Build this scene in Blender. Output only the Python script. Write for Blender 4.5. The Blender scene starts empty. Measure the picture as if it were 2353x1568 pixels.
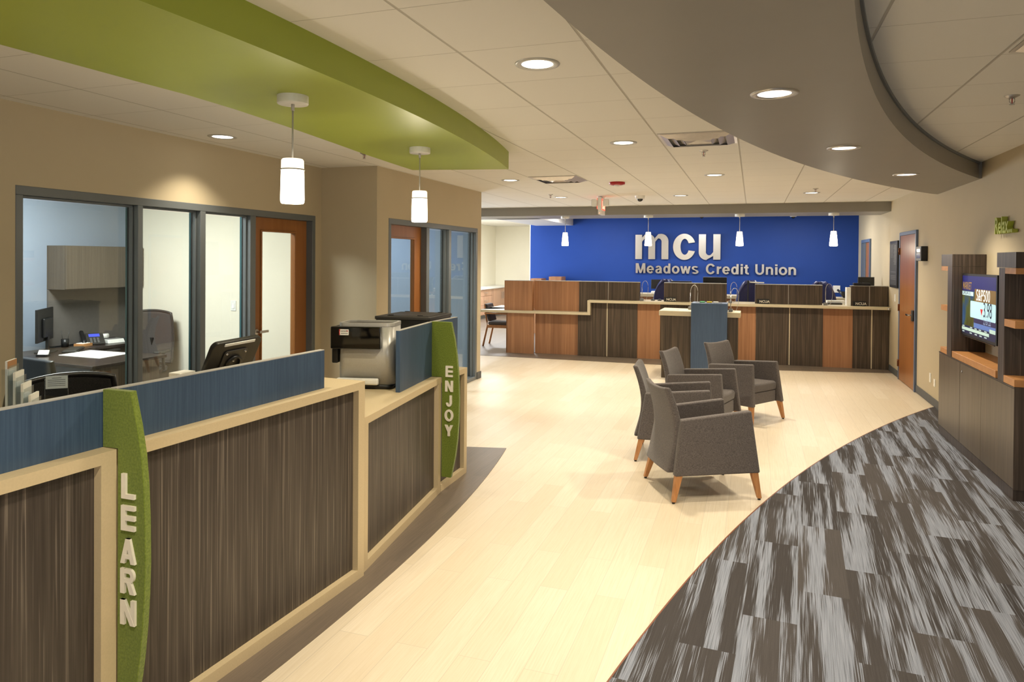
import bpy, bmesh, math, random
from mathutils import Matrix, Vector
random.seed(4)
SC = bpy.context.scene
COL = SC.collection
PI = math.pi

# ------------------------------------------------------------------ camera
EYE = 1.755; CEIL = 2.743; SOF = 2.583
F_PX, CY_PX = 1609.498, 612.668
YAW, PITCH, ROLL = -0.3315, -0.0101, 0.0077
cam = bpy.data.cameras.new('camera')
cam.sensor_width = 36.0
cam.lens = F_PX / 2353.0 * 36.0
cam.shift_y = -(784.0 - CY_PX) / 2353.0
cam.clip_start = 0.05
camo = bpy.data.objects.new('camera', cam)
COL.objects.link(camo)
fw = Vector((math.sin(YAW)*math.cos(PITCH), math.cos(YAW)*math.cos(PITCH), math.sin(PITCH)))
r0 = Vector((math.cos(YAW), -math.sin(YAW), 0)); u0 = r0.cross(fw)
rr = r0*math.cos(ROLL) + u0*math.sin(ROLL); uu = u0*math.cos(ROLL) - r0*math.sin(ROLL)
camo.matrix_world = Matrix(((rr.x, uu.x, -fw.x, 0), (rr.y, uu.y, -fw.y, 0), (rr.z, uu.z, -fw.z, EYE), (0, 0, 0, 1)))
SC.camera = camo

# ------------------------------------------------------------------ world, exposure
SC.view_settings.view_transform = 'Standard'
SC.view_settings.look = 'None'
SC.view_settings.gamma = 1.0
SC.view_settings.use_curve_mapping = False
SC.view_settings.exposure = -0.17
SC.cycles.use_denoising = True
SC.cycles.max_bounces = 9
SC.cycles.diffuse_bounces = 5
SC.cycles.glossy_bounces = 4
SC.cycles.transparent_max_bounces = 16
SC.cycles.sample_clamp_indirect = 6.0
SC.cycles.caustics_reflective = False
SC.cycles.caustics_refractive = False
w = bpy.data.worlds.new('world'); SC.world = w; w.use_nodes = True
w.node_tree.nodes['Background'].inputs[0].default_value = (0.75, 0.87, 1.0, 1)
w.node_tree.nodes['Background'].inputs[1].default_value = 1.0

# ------------------------------------------------------------------ lights
WARM = (1.0, 0.875, 0.66)
NEUT = (1.0, 0.92, 0.80)
COOL = (0.86, 0.93, 1.0)
def area_light(name, loc, size, power, color, rot=(0, 0, 0), size_y=None, spread=PI):
    l = bpy.data.lights.new(name, 'AREA'); l.energy = power; l.color = color
    l.shape = 'RECTANGLE' if size_y else 'DISK'; l.size = size
    if size_y: l.size_y = size_y
    l.spread = spread
    o = bpy.data.objects.new(name, l); COL.objects.link(o); o.location = loc; o.rotation_euler = rot
    return o
def spot_light(name, loc, power, color, angle=110, blend=0.5, rad=0.06):
    l = bpy.data.lights.new(name, 'SPOT'); l.energy = power; l.color = color
    l.spot_size = math.radians(angle); l.spot_blend = blend; l.shadow_soft_size = rad
    o = bpy.data.objects.new(name, l); COL.objects.link(o); o.location = loc
    return o
P_DOWN, P_ARCH = 190, 150
# daylight through the windows of the far side room
area_light('side_room_daylight', (-7.9, 14.5, 1.7), 4.5, 620, COOL, (0, -PI/2, 0), 2.0)
area_light('side_room_ceiling_light', (-6.6, 18.0, 2.80), 1.2, 170, (0.95, 0.97, 1.0))
# troffers in the two glazed offices and over the tellers' work area
area_light('office_troffer_light', (-5.9, 4.6, 2.70), 1.2, 180, (1.0, 0.96, 0.90), size_y=0.6)
area_light('second_office_troffer_light', (-5.6, 8.1, 2.70), 1.2, 105, (0.92, 0.96, 1.0), size_y=0.6)
for x in (-3.4, -1.2, 0.9):
    area_light('teller_troffer_light', (x, 14.75, 2.735), 0.9, 46, (1.0, 0.97, 0.92), size_y=0.45)

area_light('entrance_daylight', (0.9, -3.85, 1.5), 2.2, 75, COOL, (PI/2, 0, 0), 2.0)
# ------------------------------------------------------------------ materials
def lin(c):
    return tuple(((v/255.0)/12.92 if v/255.0 <= 0.04045 else ((v/255.0+0.055)/1.055)**2.4) for v in c) + (1.0,)
class NT:
    def __init__(s, m): s.t = m.node_tree; s.n = s.t.nodes; s.l = s.t.links
    def add(s, typ, **kw):
        n = s.n.new(typ)
        for k, v in kw.items():
            if k == 'ins':
                for i, x in v.items():
                    if isinstance(x, bpy.types.NodeSocket): s.l.new(x, n.inputs[i])
                    else: n.inputs[i].default_value = x
            else: setattr(n, k, v)
        return n
    def math(s, op, a, b=None, c=None):
        ins = {0: a}
        if b is not None: ins[1] = b
        if c is not None: ins[2] = c
        return s.add('ShaderNodeMath', operation=op, ins=ins).outputs[0]
    def ramp(s, fac, stops):
        n = s.add('ShaderNodeValToRGB', ins={0: fac}); e = n.color_ramp.elements
        while len(e) < len(stops): e.new(0.5)
        for el, (p, c) in zip(e, stops): el.position = p; el.color = c
        return n.outputs[0]
    def mix(s, fac, a, b, mode='MIX'):
        n = s.add('ShaderNodeMix', data_type='RGBA', blend_type=mode)
        for i, x in ((0, fac), (6, a), (7, b)):
            if isinstance(x, bpy.types.NodeSocket): s.l.new(x, n.inputs[i])
            else: n.inputs[i].default_value = x
        return n.outputs[2]
    def coords(s, scale=(1, 1, 1)):
        tc = s.add('ShaderNodeTexCoord')
        mp = s.add('ShaderNodeMapping', ins={0: tc.outputs['Object'], 3: scale})
        return mp.outputs[0]
    def noise(s, vec, scale=1.0, detail=3.0, rough=0.5):
        return s.add('ShaderNodeTexNoise', ins={0: vec, 2: scale, 3: detail, 4: rough}).outputs[0]
def newmat(name, col=(200, 200, 200), rough=0.5, metal=0.0, spec=0.5):
    m = bpy.data.materials.new(name); m.use_nodes = True
    b = m.node_tree.nodes['Principled BSDF']
    b.inputs['Base Color'].default_value = lin(col)
    b.inputs['Roughness'].default_value = rough
    b.inputs['Metallic'].default_value = metal
    b.inputs['Specular IOR Level'].default_value = spec
    return m, NT(m), b
def plain(name, col, rough=0.5, metal=0.0, spec=0.5, grain=0.04, gscale=30.0):
    m, t, b = newmat(name, col, rough, metal, spec)
    n = t.noise(t.coords(), gscale, 3)
    c = lin(col)
    lo = tuple(max(0, v*(1-grain)) for v in c[:3]) + (1,); hi = tuple(min(1, v*(1+grain)) for v in c[:3]) + (1,)
    t.l.new(t.ramp(n, [(0.3, lo), (0.7, hi)]), b.inputs['Base Color'])
    return m
def bumped(m, t, b, h, strength=0.3, dist=0.01):
    n = t.add('ShaderNodeBump', ins={0: strength, 1: dist, 2 if False else 'Height': h})
    t.l.new(n.outputs[0], b.inputs['Normal'])
def emitter(name, col, strength):
    m, t, b = newmat(name, col, 0.4)
    b.inputs['Emission Color'].default_value = lin(col); b.inputs['Emission Strength'].default_value = strength
    return m
def glassmat(name, tint=(0.93, 0.97, 0.96, 1), ior=1.5):
    m = bpy.data.materials.new(name); m.use_nodes = True; t = NT(m)
    t.n.remove(t.n['Principled BSDF'])
    lw = t.add('ShaderNodeLayerWeight', ins={0: 0.5})
    f0 = ((ior-1)/(ior+1))**2
    fr = t.add('ShaderNodeMath', operation='ADD', ins={0: t.math('MULTIPLY', t.math('POWER', lw.outputs[1], 5.0), 1-f0), 1: f0})
    tr = t.add('ShaderNodeBsdfTransparent', ins={0: tint})
    gl = t.add('ShaderNodeBsdfGlossy', ins={0: (1, 1, 1, 1), 1: 0.0})
    mx = t.add('ShaderNodeMixShader', ins={0: fr.outputs[0], 1: tr.outputs[0], 2: gl.outputs[0]})
    t.l.new(mx.outputs[0], t.n['Material Output'].inputs[0])
    return m
def woodgrain(name, stops, xs=70.0, zs=1.3, rough=0.45, streak=None, spec=0.4, axis=2):
    m, t, b = newmat(name, (128, 128, 128), rough, 0, spec)
    s = [xs, xs, xs]; s[axis] = zs
    n = t.noise(t.coords(tuple(s)), 1.0, 4, 0.6)
    c = t.ramp(n, stops)
    if streak:
        s2 = [xs*1.7]*3; s2[axis] = zs*1.0
        n2 = t.add('ShaderNodeTexNoise', ins={0: t.coords(tuple(s2)), 2: 1.0, 3: 2.0, 4: 0.5, 8: 0.35}).outputs[0]
        f = t.ramp(n2, [(0.56, (0, 0, 0, 1)), (0.70, (1, 1, 1, 1))])
        c = t.mix(t.math('MULTIPLY', f, 0.75), c, lin(streak))
    s3 = [3.0]*3; s3[axis] = 0.15
    n3 = t.noise(t.coords(tuple(s3)), 1.0, 2)
    c = t.mix(0.35, c, t.ramp(n3, [(0.3, (0.45, 0.45, 0.45, 1)), (0.7, (1, 1, 1, 1))]), 'MULTIPLY')
    t.l.new(c, b.inputs['Base Color'])
    return m
M = {}
M['wall'] = plain('wall_paint_beige', (189, 176, 150), 0.7, 0, 0.25, 0.015, 3)
M['wall_white'] = plain('wall_paint_lit_cream', (236, 231, 214), 0.7, 0, 0.2, 0.01, 3)  # on office walls, the beige with brighter light put into its colour
M['wall_blue'] = plain('wall_paint_royal_blue', (26, 65, 146), 0.55, 0, 0.3, 0.03, 2)
M['wall_slate'] = plain('wall_paint_light_blue', (136, 149, 166), 0.65, 0, 0.3, 0.02, 2)
M['beam'] = plain('soffit_paint_taupe', (142, 138, 130), 0.45, 0, 0.4, 0.02, 3)
M['beam_white'] = plain('soffit_paint_pale', (205, 203, 200), 0.6, 0, 0.3, 0.02, 3)
M['green_paint'] = plain('soffit_paint_lime', (160, 174, 66), 0.42, 0, 0.4, 0.02, 3)
M['frame'] = plain('door_frame_grey', (98, 104, 108), 0.4, 0, 0.5, 0.02, 8)
M['frame_blue'] = plain('door_frame_slate_blue', (92, 108, 136), 0.4, 0, 0.5, 0.02, 8)
M['gasket'] = plain('gasket_black', (20, 22, 24), 0.5)
M['blade'] = plain('laminate_edge_grey', (170, 168, 164), 0.5)
M['tan'] = plain('laminate_tan', (198, 180, 146), 0.5, 0, 0.4, 0.03, 120)
M['ledge'] = plain('laminate_cream_grey', (206, 194, 166), 0.4, 0, 0.4, 0.03, 60)
M['base'] = plain('rubber_base_grey', (86, 88, 90), 0.6)
M['chrome'] = plain('chrome', (210, 210, 212), 0.15, 1.0, 0.5, 0.01)
M['steel'] = plain('brushed_aluminium', (196, 194, 192), 0.34, 1.0, 0.5, 0.05, 90)
M['silver'] = plain('silver_plastic', (186, 184, 178), 0.36, 0.25, 0.5, 0.03, 90)
M['black'] = plain('black_plastic', (22, 22, 23), 0.4, 0, 0.5)
M['blackgloss'] = plain('black_gloss', (7, 7, 8), 0.06, 0, 0.6)
M['darkgrey'] = plain('dark_grey_plastic', (52, 50, 47), 0.45)
M['grey'] = plain('grey_plastic', (120, 120, 120), 0.5)
M['white'] = plain('white_plastic', (232, 232, 228), 0.4)
M['paper'] = plain('white_paper', (244, 244, 240), 0.8)
M['acrylic'] = glassmat('clear_acrylic', (0.9, 0.93, 0.95, 1), 1.45)
M['glass'] = glassmat('window_glass', (0.90, 0.95, 0.95, 1), 1.52)
M['sea'] = plain('glass_edge_teal', (70, 110, 118), 0.2)
M['letter'] = plain('letter_off_white', (232, 226, 212), 0.4)
M['red'] = plain('red_plastic', (170, 22, 28), 0.35)
M['navy'] = plain('navy_leather', (34, 38, 84), 0.33, 0, 0.5, 0.12, 40)
M['woodleg'] = woodgrain('maple_leg', [(0.3, lin((178, 122, 74))), (0.7, lin((204, 148, 98)))], 60, 3)
M['warmwood'] = woodgrain('warm_wood_laminate', [(0.25, lin((148, 102, 70))), (0.5, lin((172, 124, 88))), (0.75, lin((188, 140, 102)))], 26, 0.7)
M['palewood'] = woodgrain('pale_wood_laminate', [(0.25, lin((196, 150, 120))), (0.75, lin((222, 180, 150)))], 26, 0.7)
M['doorwood'] = woodgrain('door_veneer', [(0.2, lin((148, 94, 50))), (0.8, lin((170, 114, 66)))], 14, 0.5, 0.3)
M['shelfwood'] = woodgrain('orange_shelf_laminate', [(0.2, lin((184, 128, 78))), (0.8, lin((208, 152, 98)))], 16, 16, 0.4)
M['darkwood'] = woodgrain('dark_streaked_laminate', [(0.28, lin((54, 47, 42))), (0.5, lin((71, 63, 57))), (0.72, lin((88, 80, 72)))], 75, 1.3, 0.42, (132, 121, 110))
M['tellerwood'] = woodgrain('dark_laminate_teller', [(0.28, lin((56, 46, 38))), (0.5, lin((78, 66, 54))), (0.72, lin((98, 84, 70)))], 45, 1.0, 0.42, (120, 104, 86))
M['greywood'] = woodgrain('taupe_cabinet_laminate', [(0.28, lin((84, 74, 62))), (0.5, lin((99, 87, 74))), (0.72, lin((112, 99, 84)))], 90, 1.5, 0.36, (124, 111, 94))
M['towerwood'] = woodgrain('dark_tower_laminate', [(0.28, lin((52, 44, 40))), (0.5, lin((70, 60, 54))), (0.72, lin((90, 78, 70)))], 45, 1.2, 0.4, (112, 98, 90))
M['bluelam'] = woodgrain('blue_laminate', [(0.3, lin((54, 74, 100))), (0.7, lin((70, 92, 118)))], 120, 3.5, 0.38)
M['kioskblue'] = woodgrain('slate_blue_laminate', [(0.3, lin((66, 86, 116))), (0.7, lin((78, 100, 130)))], 120, 3.5, 0.4)
M['espresso'] = woodgrain('espresso_desk_laminate', [(0.3, lin((40, 32, 28))), (0.7, lin((58, 48, 42)))], 8, 60, 0.3)
def ceil_mat():
    m, t, b = newmat('ceiling_tile', (232, 229, 222), 0.85, 0, 0.1)
    tc = t.add('ShaderNodeTexCoord'); sp = t.add('ShaderNodeSeparateXYZ', ins={0: tc.outputs['Object']})
    x, y = sp.outputs[0], sp.outputs[1]
    T = 0.6096
    dx = t.math('SUBTRACT', x, 17.3); dy = t.math('ADD', y, 0.0)
    d = t.math('SQRT', t.math('ADD', t.math('MULTIPLY', dx, dx), t.math('MULTIPLY', dy, dy)))
    lounge = t.math('LESS_THAN', d, 17.2)
    u = t.math('DIVIDE', t.math('ADD', x, 1.3416), T)
    v = t.math('ADD', t.math('DIVIDE', t.math('SUBTRACT', y, 2.4797), T), t.math('MULTIPLY', lounge, -0.33))
    def line(c, wd):
        f = t.math('FRACT', t.math('ADD', c, 100.5)); a = t.math('ABSOLUTE', t.math('SUBTRACT', f, 0.5))
        n = t.add('ShaderNodeMapRange', ins={0: a, 1: wd*0.5, 2: wd, 3: 1.0, 4: 0.0}); return n.outputs[0]
    lu = line(u, 0.013); lv = line(v, 0.006)
    mask = t.math('MAXIMUM', t.math('MULTIPLY', lu, 1.0), t.math('MULTIPLY', lv, 0.8))
    n = t.noise(t.coords((220, 220, 220)), 1.0, 2)
    c = t.mix(t.math('MULTIPLY', mask, 0.55), lin((232, 229, 222)), lin((150, 142, 128)))
    cell = t.add('ShaderNodeTexWhiteNoise', noise_dimensions='2D',
                 ins={0: t.add('ShaderNodeCombineXYZ', ins={0: t.math('FLOOR', u), 1: t.math('FLOOR', v)}).outputs[0]}).outputs[0]
    c = t.mix(t.math('MULTIPLY', cell, 0.05), c, (0.5, 0.48, 0.44, 1))
    t.l.new(c, b.inputs['Base Color'])
    h = t.math('ADD', t.math('MULTIPLY', mask, -1.0), t.math('MULTIPLY', n, 0.05))
    bumped(m, t, b, h, 0.6, 0.006)
    return m
M['ceiling'] = ceil_mat()
def floor_mat(name, c1, c2, streak, rough, amt):
    m, t, b = newmat(name, (200, 200, 200), rough, 0, 0.45)
    tc = t.add('ShaderNodeTexCoord')
    mp = t.add('ShaderNodeMapping', ins={0: tc.outputs['Object'], 2: (0, 0, PI/2)})
    br = t.add('ShaderNodeTexBrick', offset=0.37, ins={0: mp.outputs[0], 1: lin(c1), 2: lin(c2), 3: lin(tuple(int(v*0.86) for v in c1)), 4: 1.0, 5: 0.0015, 6: 0.3, 7: 0.0, 8: 1.2, 9: 0.152})
    n = t.noise(t.coords((130, 3.0, 1)), 1.0, 4, 0.65)
    f = t.ramp(n, [(0.42, (0, 0, 0, 1)), (0.66, (1, 1, 1, 1))])
    c = t.mix(t.math('MULTIPLY', f, amt), br.outputs[0], lin(streak))
    t.l.new(c, b.inputs['Base Color'])
    bumped(m, t, b, n, 0.06, 0.002)
    return m
M['floor'] = floor_mat('pale_vinyl_plank', (220, 208, 189), (212, 198, 176), (198, 182, 156), 0.42, 0.45)
M['floor_dark'] = floor_mat('dark_vinyl_plank', (112, 100, 89), (100, 90, 80), (132, 118, 106), 0.42, 0.4)
def carpet_mat():
    m, t, b = newmat('streaked_carpet', (90, 85, 80), 0.95, 0, 0.05)
    tc = t.add('ShaderNodeTexCoord'); sp = t.add('ShaderNodeSeparateXYZ', ins={0: tc.outputs['Object']})
    x, y = sp.outputs[0], sp.outputs[1]
    # planks turned slightly with respect to the room
    x2 = t.math('ADD', t.math('MULTIPLY', x, 0.995), t.math('MULTIPLY', y, -0.06))
    y2 = t.math('ADD', t.math('MULTIPLY', y, 0.995), t.math('MULTIPLY', x, 0.06))
    col = t.math('FLOOR', t.math('DIVIDE', x2, 0.25))
    yo = t.math('ADD', y2, t.math('MULTIPLY', t.math('FRACT', t.math('MULTIPLY', col, 0.618)), 1.0))
    row = t.math('FLOOR', yo)
    cell = t.add('ShaderNodeTexWhiteNoise', noise_dimensions='2D', ins={0: t.add('ShaderNodeCombineXYZ', ins={0: col, 1: row}).outputs[0]})
    off = t.add('ShaderNodeVectorMath', operation='SCALE', ins={0: cell.outputs[1], 3: 40.0}).outputs[0]
    colm = t.math('FLOOR', t.math('DIVIDE', x2, 0.007))
    rnd = t.add('ShaderNodeTexWhiteNoise', noise_dimensions='1D', ins={1: colm}).outputs[0]
    rnd2 = t.add('ShaderNodeTexWhiteNoise', noise_dimensions='1D', ins={1: t.math('FLOOR', t.math('DIVIDE', x2, 0.031))}).outputs[0]
    y3 = t.math('ADD', y2, t.math('ADD', t.math('MULTIPLY', rnd, 0.30), t.math('MULTIPLY', rnd2, 0.45)))
    base = t.add('ShaderNodeCombineXYZ', ins={0: t.math('MULTIPLY', x2, 13.0), 1: t.math('MULTIPLY', y3, 0.72), 2: 0.0}).outputs[0]
    v = t.add('ShaderNodeVectorMath', operation='ADD', ins={0: base, 1: off}).outputs[0]
    n1 = t.noise(v, 1.0, 2, 0.45)
    fine = t.add('ShaderNodeCombineXYZ', ins={0: t.math('MULTIPLY', x2, 230.0), 1: t.math('MULTIPLY', y2, 3.2), 2: 0.0}).outputs[0]
    n2 = t.noise(fine, 1.0, 2, 0.5)
    pile = t.noise(t.coords((420, 300, 1)), 1.0, 2, 0.7)
    s = t.math('ADD', t.math('ADD', n1, t.math('MULTIPLY', t.math('SUBTRACT', n2, 0.5), 0.52)), t.math('MULTIPLY', t.math('SUBTRACT', pile, 0.5), 0.10))
    f = t.ramp(s, [(0.485, (0, 0, 0, 1)), (0.585, (1, 1, 1, 1))])
    tone = t.ramp(cell.outputs[0], [(0.0, lin((72, 69, 70))), (1.0, lin((90, 86, 86)))])
    light = t.ramp(n2, [(0.2, lin((128, 134, 148))), (0.8, lin((158, 164, 180)))])
    c = t.mix(f, tone, light)
    c = t.mix(0.35, c, t.ramp(n2, [(0.3, (0.55, 0.55, 0.55, 1)), (0.6, (1, 1, 1, 1))]), 'MULTIPLY')
    c = t.mix(0.5, c, t.ramp(pile, [(0.25, (0.45, 0.45, 0.45, 1)), (0.7, (1, 1, 1, 1))]), 'MULTIPLY')
    t.l.new(c, b.inputs['Base Color'])
    bumped(m, t, b, pile, 0.5, 0.003)
    return m
M['carpet'] = carpet_mat()
def fabric_mat(name, c1, c2, sc=(260, 60, 260), bs=0.5):
    m, t, b = newmat(name, c1, 0.85, 0, 0.15)
    n = t.noise(t.coords(sc), 1.0, 3, 0.6)
    t.l.new(t.ramp(n, [(0.3, lin(c1)), (0.7, lin(c2))]), b.inputs['Base Color'])
    b.inputs['Sheen Weight'].default_value = 0.25
    bumped(m, t, b, n, bs, 0.004)
    return m
M['fabric'] = fabric_mat('charcoal_weave', (68, 64, 64), (112, 104, 102), (110, 110, 260))
M['mesh'] = fabric_mat('black_mesh_fabric', (14, 14, 14), (44, 42, 40), (300, 300, 300), 0.8)
M['meshgrey'] = fabric_mat('grey_mesh_fabric', (58, 54, 52), (84, 79, 76), (300, 300, 300), 0.8)
M['felt'] = fabric_mat('green_felt', (92, 108, 34), (118, 134, 52), (120, 120, 120), 0.5)
M['lamp_glass'] = emitter('frosted_lamp_glass', (255, 238, 214), 7.0)
M['lamp_cap'] = emitter('frosted_lamp_glass_top', (255, 240, 216), 1.6)
M['lens'] = emitter('downlight_lens', (255, 246, 230), 6.0)
M['exit_red'] = emitter('exit_sign_red', (255, 92, 70), 1.1)
M['exit_glow'] = emitter('exit_letters', (255, 170, 140), 2.4)

# ------------------------------------------------------------------ mesh helpers
class MB:
    def __init__(s): s.v = []; s.f = []; s.sm = []
    def add(s, vs, fs, smooth=False):
        o = len(s.v); s.v += [tuple(v) for v in vs]; s.f += [tuple(i+o for i in f) for f in fs]; s.sm += [smooth]*len(fs); return s
    def box(s, x0, x1, y0, y1, z0, z1, X=None):
        vs = [Vector((x, y, z)) for z in (z0, z1) for y in (y0, y1) for x in (x0, x1)]
        if X is not None: vs = [X @ v for v in vs]
        return s.add(vs, [(0, 2, 3, 1), (4, 5, 7, 6), (0, 1, 5, 4), (2, 6, 7, 3), (0, 4, 6, 2), (1, 3, 7, 5)])
    def prism(s, pts, a, b, axis='z', X=None, smooth=False):
        """pts polygon in the plane across axis, from a to b along the axis"""
        def P(p, h):
            return {'z': Vector((p[0], p[1], h)), 'y': Vector((p[0], h, p[1])), 'x': Vector((h, p[0], p[1]))}[axis]
        vs = [P(p, a) for p in pts] + [P(p, b) for p in pts]
        if X is not None: vs = [X @ v for v in vs]
        n = len(pts)
        s.add(vs, [tuple(range(n))[::-1], tuple(range(n, 2*n))])
        o = len(s.v) - 2*n
        for i in range(n):
            s.f.append((o+i, o+(i+1) % n, o+n+(i+1) % n, o+n+i)); s.sm.append(smooth)
        return s
    def lathe(s, prof, c=(0, 0, 0), n=32, X=None, smooth=True):
        """prof list of (r,z) around the vertical through c"""
        vs = []
        for r, z in prof:
            for i in range(n):
                a = 2*PI*i/n; vs.append(Vector((c[0]+r*math.cos(a), c[1]+r*math.sin(a), c[2]+z)))
        if X is not None: vs = [X @ v for v in vs]
        fs = [(j*n+i, j*n+(i+1) % n, (j+1)*n+(i+1) % n, (j+1)*n+i) for j in range(len(prof)-1) for i in range(n)]
        return s.add(vs, fs, smooth)
    def tube(s, pts, r, n=8, X=None, r2=None):
        pts = [Vector(p) for p in pts]
        if X is not None: pts = [X @ p for p in pts]
        rings = []; up = Vector((0, 0, 1))
        for i, p in enumerate(pts):
            d = (pts[min(i+1, len(pts)-1)] - pts[max(i-1, 0)]).normalized()
            a = d.cross(up)
            if a.length < 1e-3: a = d.cross(Vector((1, 0, 0)))
            a.normalize(); bb = d.cross(a)
            rad = r if r2 is None else r + (r2-r)*i/(len(pts)-1)
            rings += [p + a*rad*math.cos(2*PI*k/n) + bb*rad*math.sin(2*PI*k/n) for k in range(n)]
        m = len(pts)
        fs = [(j*n+k, j*n+(k+1) % n, (j+1)*n+(k+1) % n, (j+1)*n+k) for j in range(m-1) for k in range(n)]
        fs += [tuple(range(n))[::-1], tuple(range((m-1)*n, m*n))]
        return s.add(rings, fs, True)
    def taper(s, c0, w0, d0, c1, w1, d1, X=None):
        vs = []
        for (c, ww, dd) in ((c0, w0, d0), (c1, w1, d1)):
            for sy in (-1, 1):
                for sx in (-1, 1): vs.append(Vector((c[0]+sx*ww/2, c[1]+sy*dd/2, c[2])))
        if X is not None: vs = [X @ v for v in vs]
        return s.add(vs, [(0, 2, 3, 1), (4, 5, 7, 6), (0, 1, 5, 4), (2, 6, 7, 3), (0, 4, 6, 2), (1, 3, 7, 5)])
    def grid(s, fn, nu, nv, smooth=True):
        vs = [fn(i/nu, j/nv) for j in range(nv+1) for i in range(nu+1)]
        fs = [(j*(nu+1)+i, j*(nu+1)+i+1, (j+1)*(nu+1)+i+1, (j+1)*(nu+1)+i) for j in range(nv) for i in range(nu)]
        return s.add(vs, fs, smooth)
def wm(o):
    m = o.matrix_basis.copy(); p = o.parent
    while p: m = p.matrix_basis @ m; p = p.parent
    return m
def obj(name, mb, mat, parent=None, bevel=0.0, seg=2, label=None, local=False, solid=0.0, fixn=True):
    me = bpy.data.meshes.new(name)
    vs = mb.v
    if parent is not None and not local:
        inv = wm(parent).inverted(); vs = [inv @ Vector(v) for v in vs]
    me.from_pydata([tuple(v) for v in vs], [], mb.f)
    for p, sm in zip(me.polygons, mb.sm): p.use_smooth = sm
    me.materials.append(M[mat] if isinstance(mat, str) else mat)
    if fixn:
        bm = bmesh.new(); bm.from_mesh(me); bmesh.ops.recalc_face_normals(bm, faces=bm.faces); bm.to_mesh(me); bm.free()
    me.update()
    o = bpy.data.objects.new(name, me); COL.objects.link(o)
    if parent is not None: o.parent = parent
    if solid:
        md = o.modifiers.new('solid', 'SOLIDIFY'); md.thickness = solid; md.offset = 0
    if bevel:
        md = o.modifiers.new('bevel', 'BEVEL'); md.width = bevel; md.segments = seg; md.limit_method = 'ANGLE'; md.angle_limit = math.radians(40)
        md.harden_normals = False
        if seg > 1:
            for p in me.polygons: p.use_smooth = True
            a = o.modifiers.new('wn', 'WEIGHTED_NORMAL'); a.keep_sharp = False
    if label: o['label'] = label
    return o
def struct(name, mb, mat, parent=None, **kw):
    o = obj(name, mb, mat, parent, **kw)
    if parent is None: o['kind'] = 'structure'
    return o
def tag(o, label, cat, group=None):
    o['label'] = label; o['category'] = cat
    if group: o['group'] = group
    return o
def thing(name, label, cat, loc=(0, 0, 0), rotz=0.0, group=None):
    o = bpy.data.objects.new(name, None); COL.objects.link(o); o.empty_display_size = 0.1
    o.location = loc; o.rotation_euler = (0, 0, rotz)
    return tag(o, label, cat, group)
def sroot(name, loc=(0, 0, 0)):
    o = bpy.data.objects.new(name, None); COL.objects.link(o); o.location = loc; o['kind'] = 'structure'; return o
def dup(root, loc, rotz=None, label=None):
    r = root.copy(); COL.objects.link(r); r.location = loc
    if rotz is not None: r.rotation_euler = (0, 0, rotz)
    if label: r['label'] = label
    for ch in list(root.children):
        c = ch.copy(); COL.objects.link(c); c.parent = r
        for g in list(ch.children):
            d = g.copy(); COL.objects.link(d); d.parent = c
    return r
def seg(P, Q, z=0.0):
    """frame with origin P, +x towards Q, +y to the left of that, z up"""
    P = Vector((P[0], P[1], z)); d = Vector((Q[0]-P[0], Q[1]-P[1], 0)); L = d.length
    return Matrix.Translation(P) @ Matrix.Rotation(math.atan2(d.y, d.x), 4, 'Z'), L
def arc_pts(cx, cy, r, y0, y1, n, side):
    out = []
    for i in range(n+1):
        y = y0 + (y1-y0)*i/n; out.append((cx + side*math.sqrt(r*r-(y-cy)**2), y))
    return out
def text_mb(txt, size, depth, X, bold=0.0, align='LEFT', sx=1.0, space=1.0):
    """lettering standing in the local x-z plane and facing -y, placed by X"""
    cu = bpy.data.curves.new('t', 'FONT'); cu.body = txt; cu.size = size; cu.extrude = depth/2; cu.offset = bold
    cu.align_x = align; cu.resolution_u = 4; cu.space_character = space
    o = bpy.data.objects.new('t', cu); COL.objects.link(o)
    dg = bpy.context.evaluated_depsgraph_get(); dg.update()
    me = bpy.data.meshes.new_from_object(o.evaluated_get(dg))
    mb = MB(); R = X @ Matrix.Rotation(PI/2, 4, 'X') @ Matrix.Diagonal((sx, 1, 1, 1))
    mb.add([R @ v.co for v in me.vertices], [tuple(p.vertices) for p in me.polygons])
    bpy.data.objects.remove(o); bpy.data.curves.remove(cu); bpy.data.meshes.remove(me)
    return mb
def T3(x, y, z, rz=0.0): return Matrix.Translation((x, y, z)) @ Matrix.Rotation(rz, 4, 'Z')

# ------------------------------------------------------------------ room shell
WR = 2.105
struct('floor', MB().box(-9.0, WR+0.1, -4.1, 22.0, -0.1, 0.0), 'floor')
# carpet zone bounded by an arc
arc = arc_pts(19.113, -0.818, 20.007, -4.0, 9.62, 60, -1)
pts = arc + [(2.10, 9.70), (2.10, -4.0)]
struct('floor_carpet', MB().prism(pts, 0.0, 0.006), 'carpet')
# thin metal edge between carpet and plank
edge = MB()
for i in range(len(arc)-1):
    a, b = Vector(arc[i]), Vector(arc[i+1]); n = Vector((-(b-a).y, (b-a).x)).normalized()*0.004
    edge.prism([tuple(a-n), tuple(b-n), tuple(b+n), tuple(a+n)], 0.0, 0.0068)
struct('trim_1', edge, plain('carpet_edge_trim', (120, 70, 45), 0.5))
# dark plank strip in front of the reception counters
pts = [(-4.4, -4.0), (-1.95, -4.0)] + arc_pts(-17.871, 3.221, 15.989, -3.4, 6.115, 40, 1) + [(-2.506, 6.03), (-4.4, 5.60)]
struct('floor_dark_strip', MB().prism(pts, 0.0, 0.004), 'floor_dark')
pts = [(-9.0, 11.84), (-4.67, 11.885), (-1.58, 11.93), (0.48, 12.06), (WR, 12.42), (WR, 16.4), (-5.17, 16.4), (-5.17, 21.8), (-9.0, 21.8)]
struct('floor_teller_zone', MB().prism(pts, 0.0, 0.004), 'floor_dark')
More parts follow.
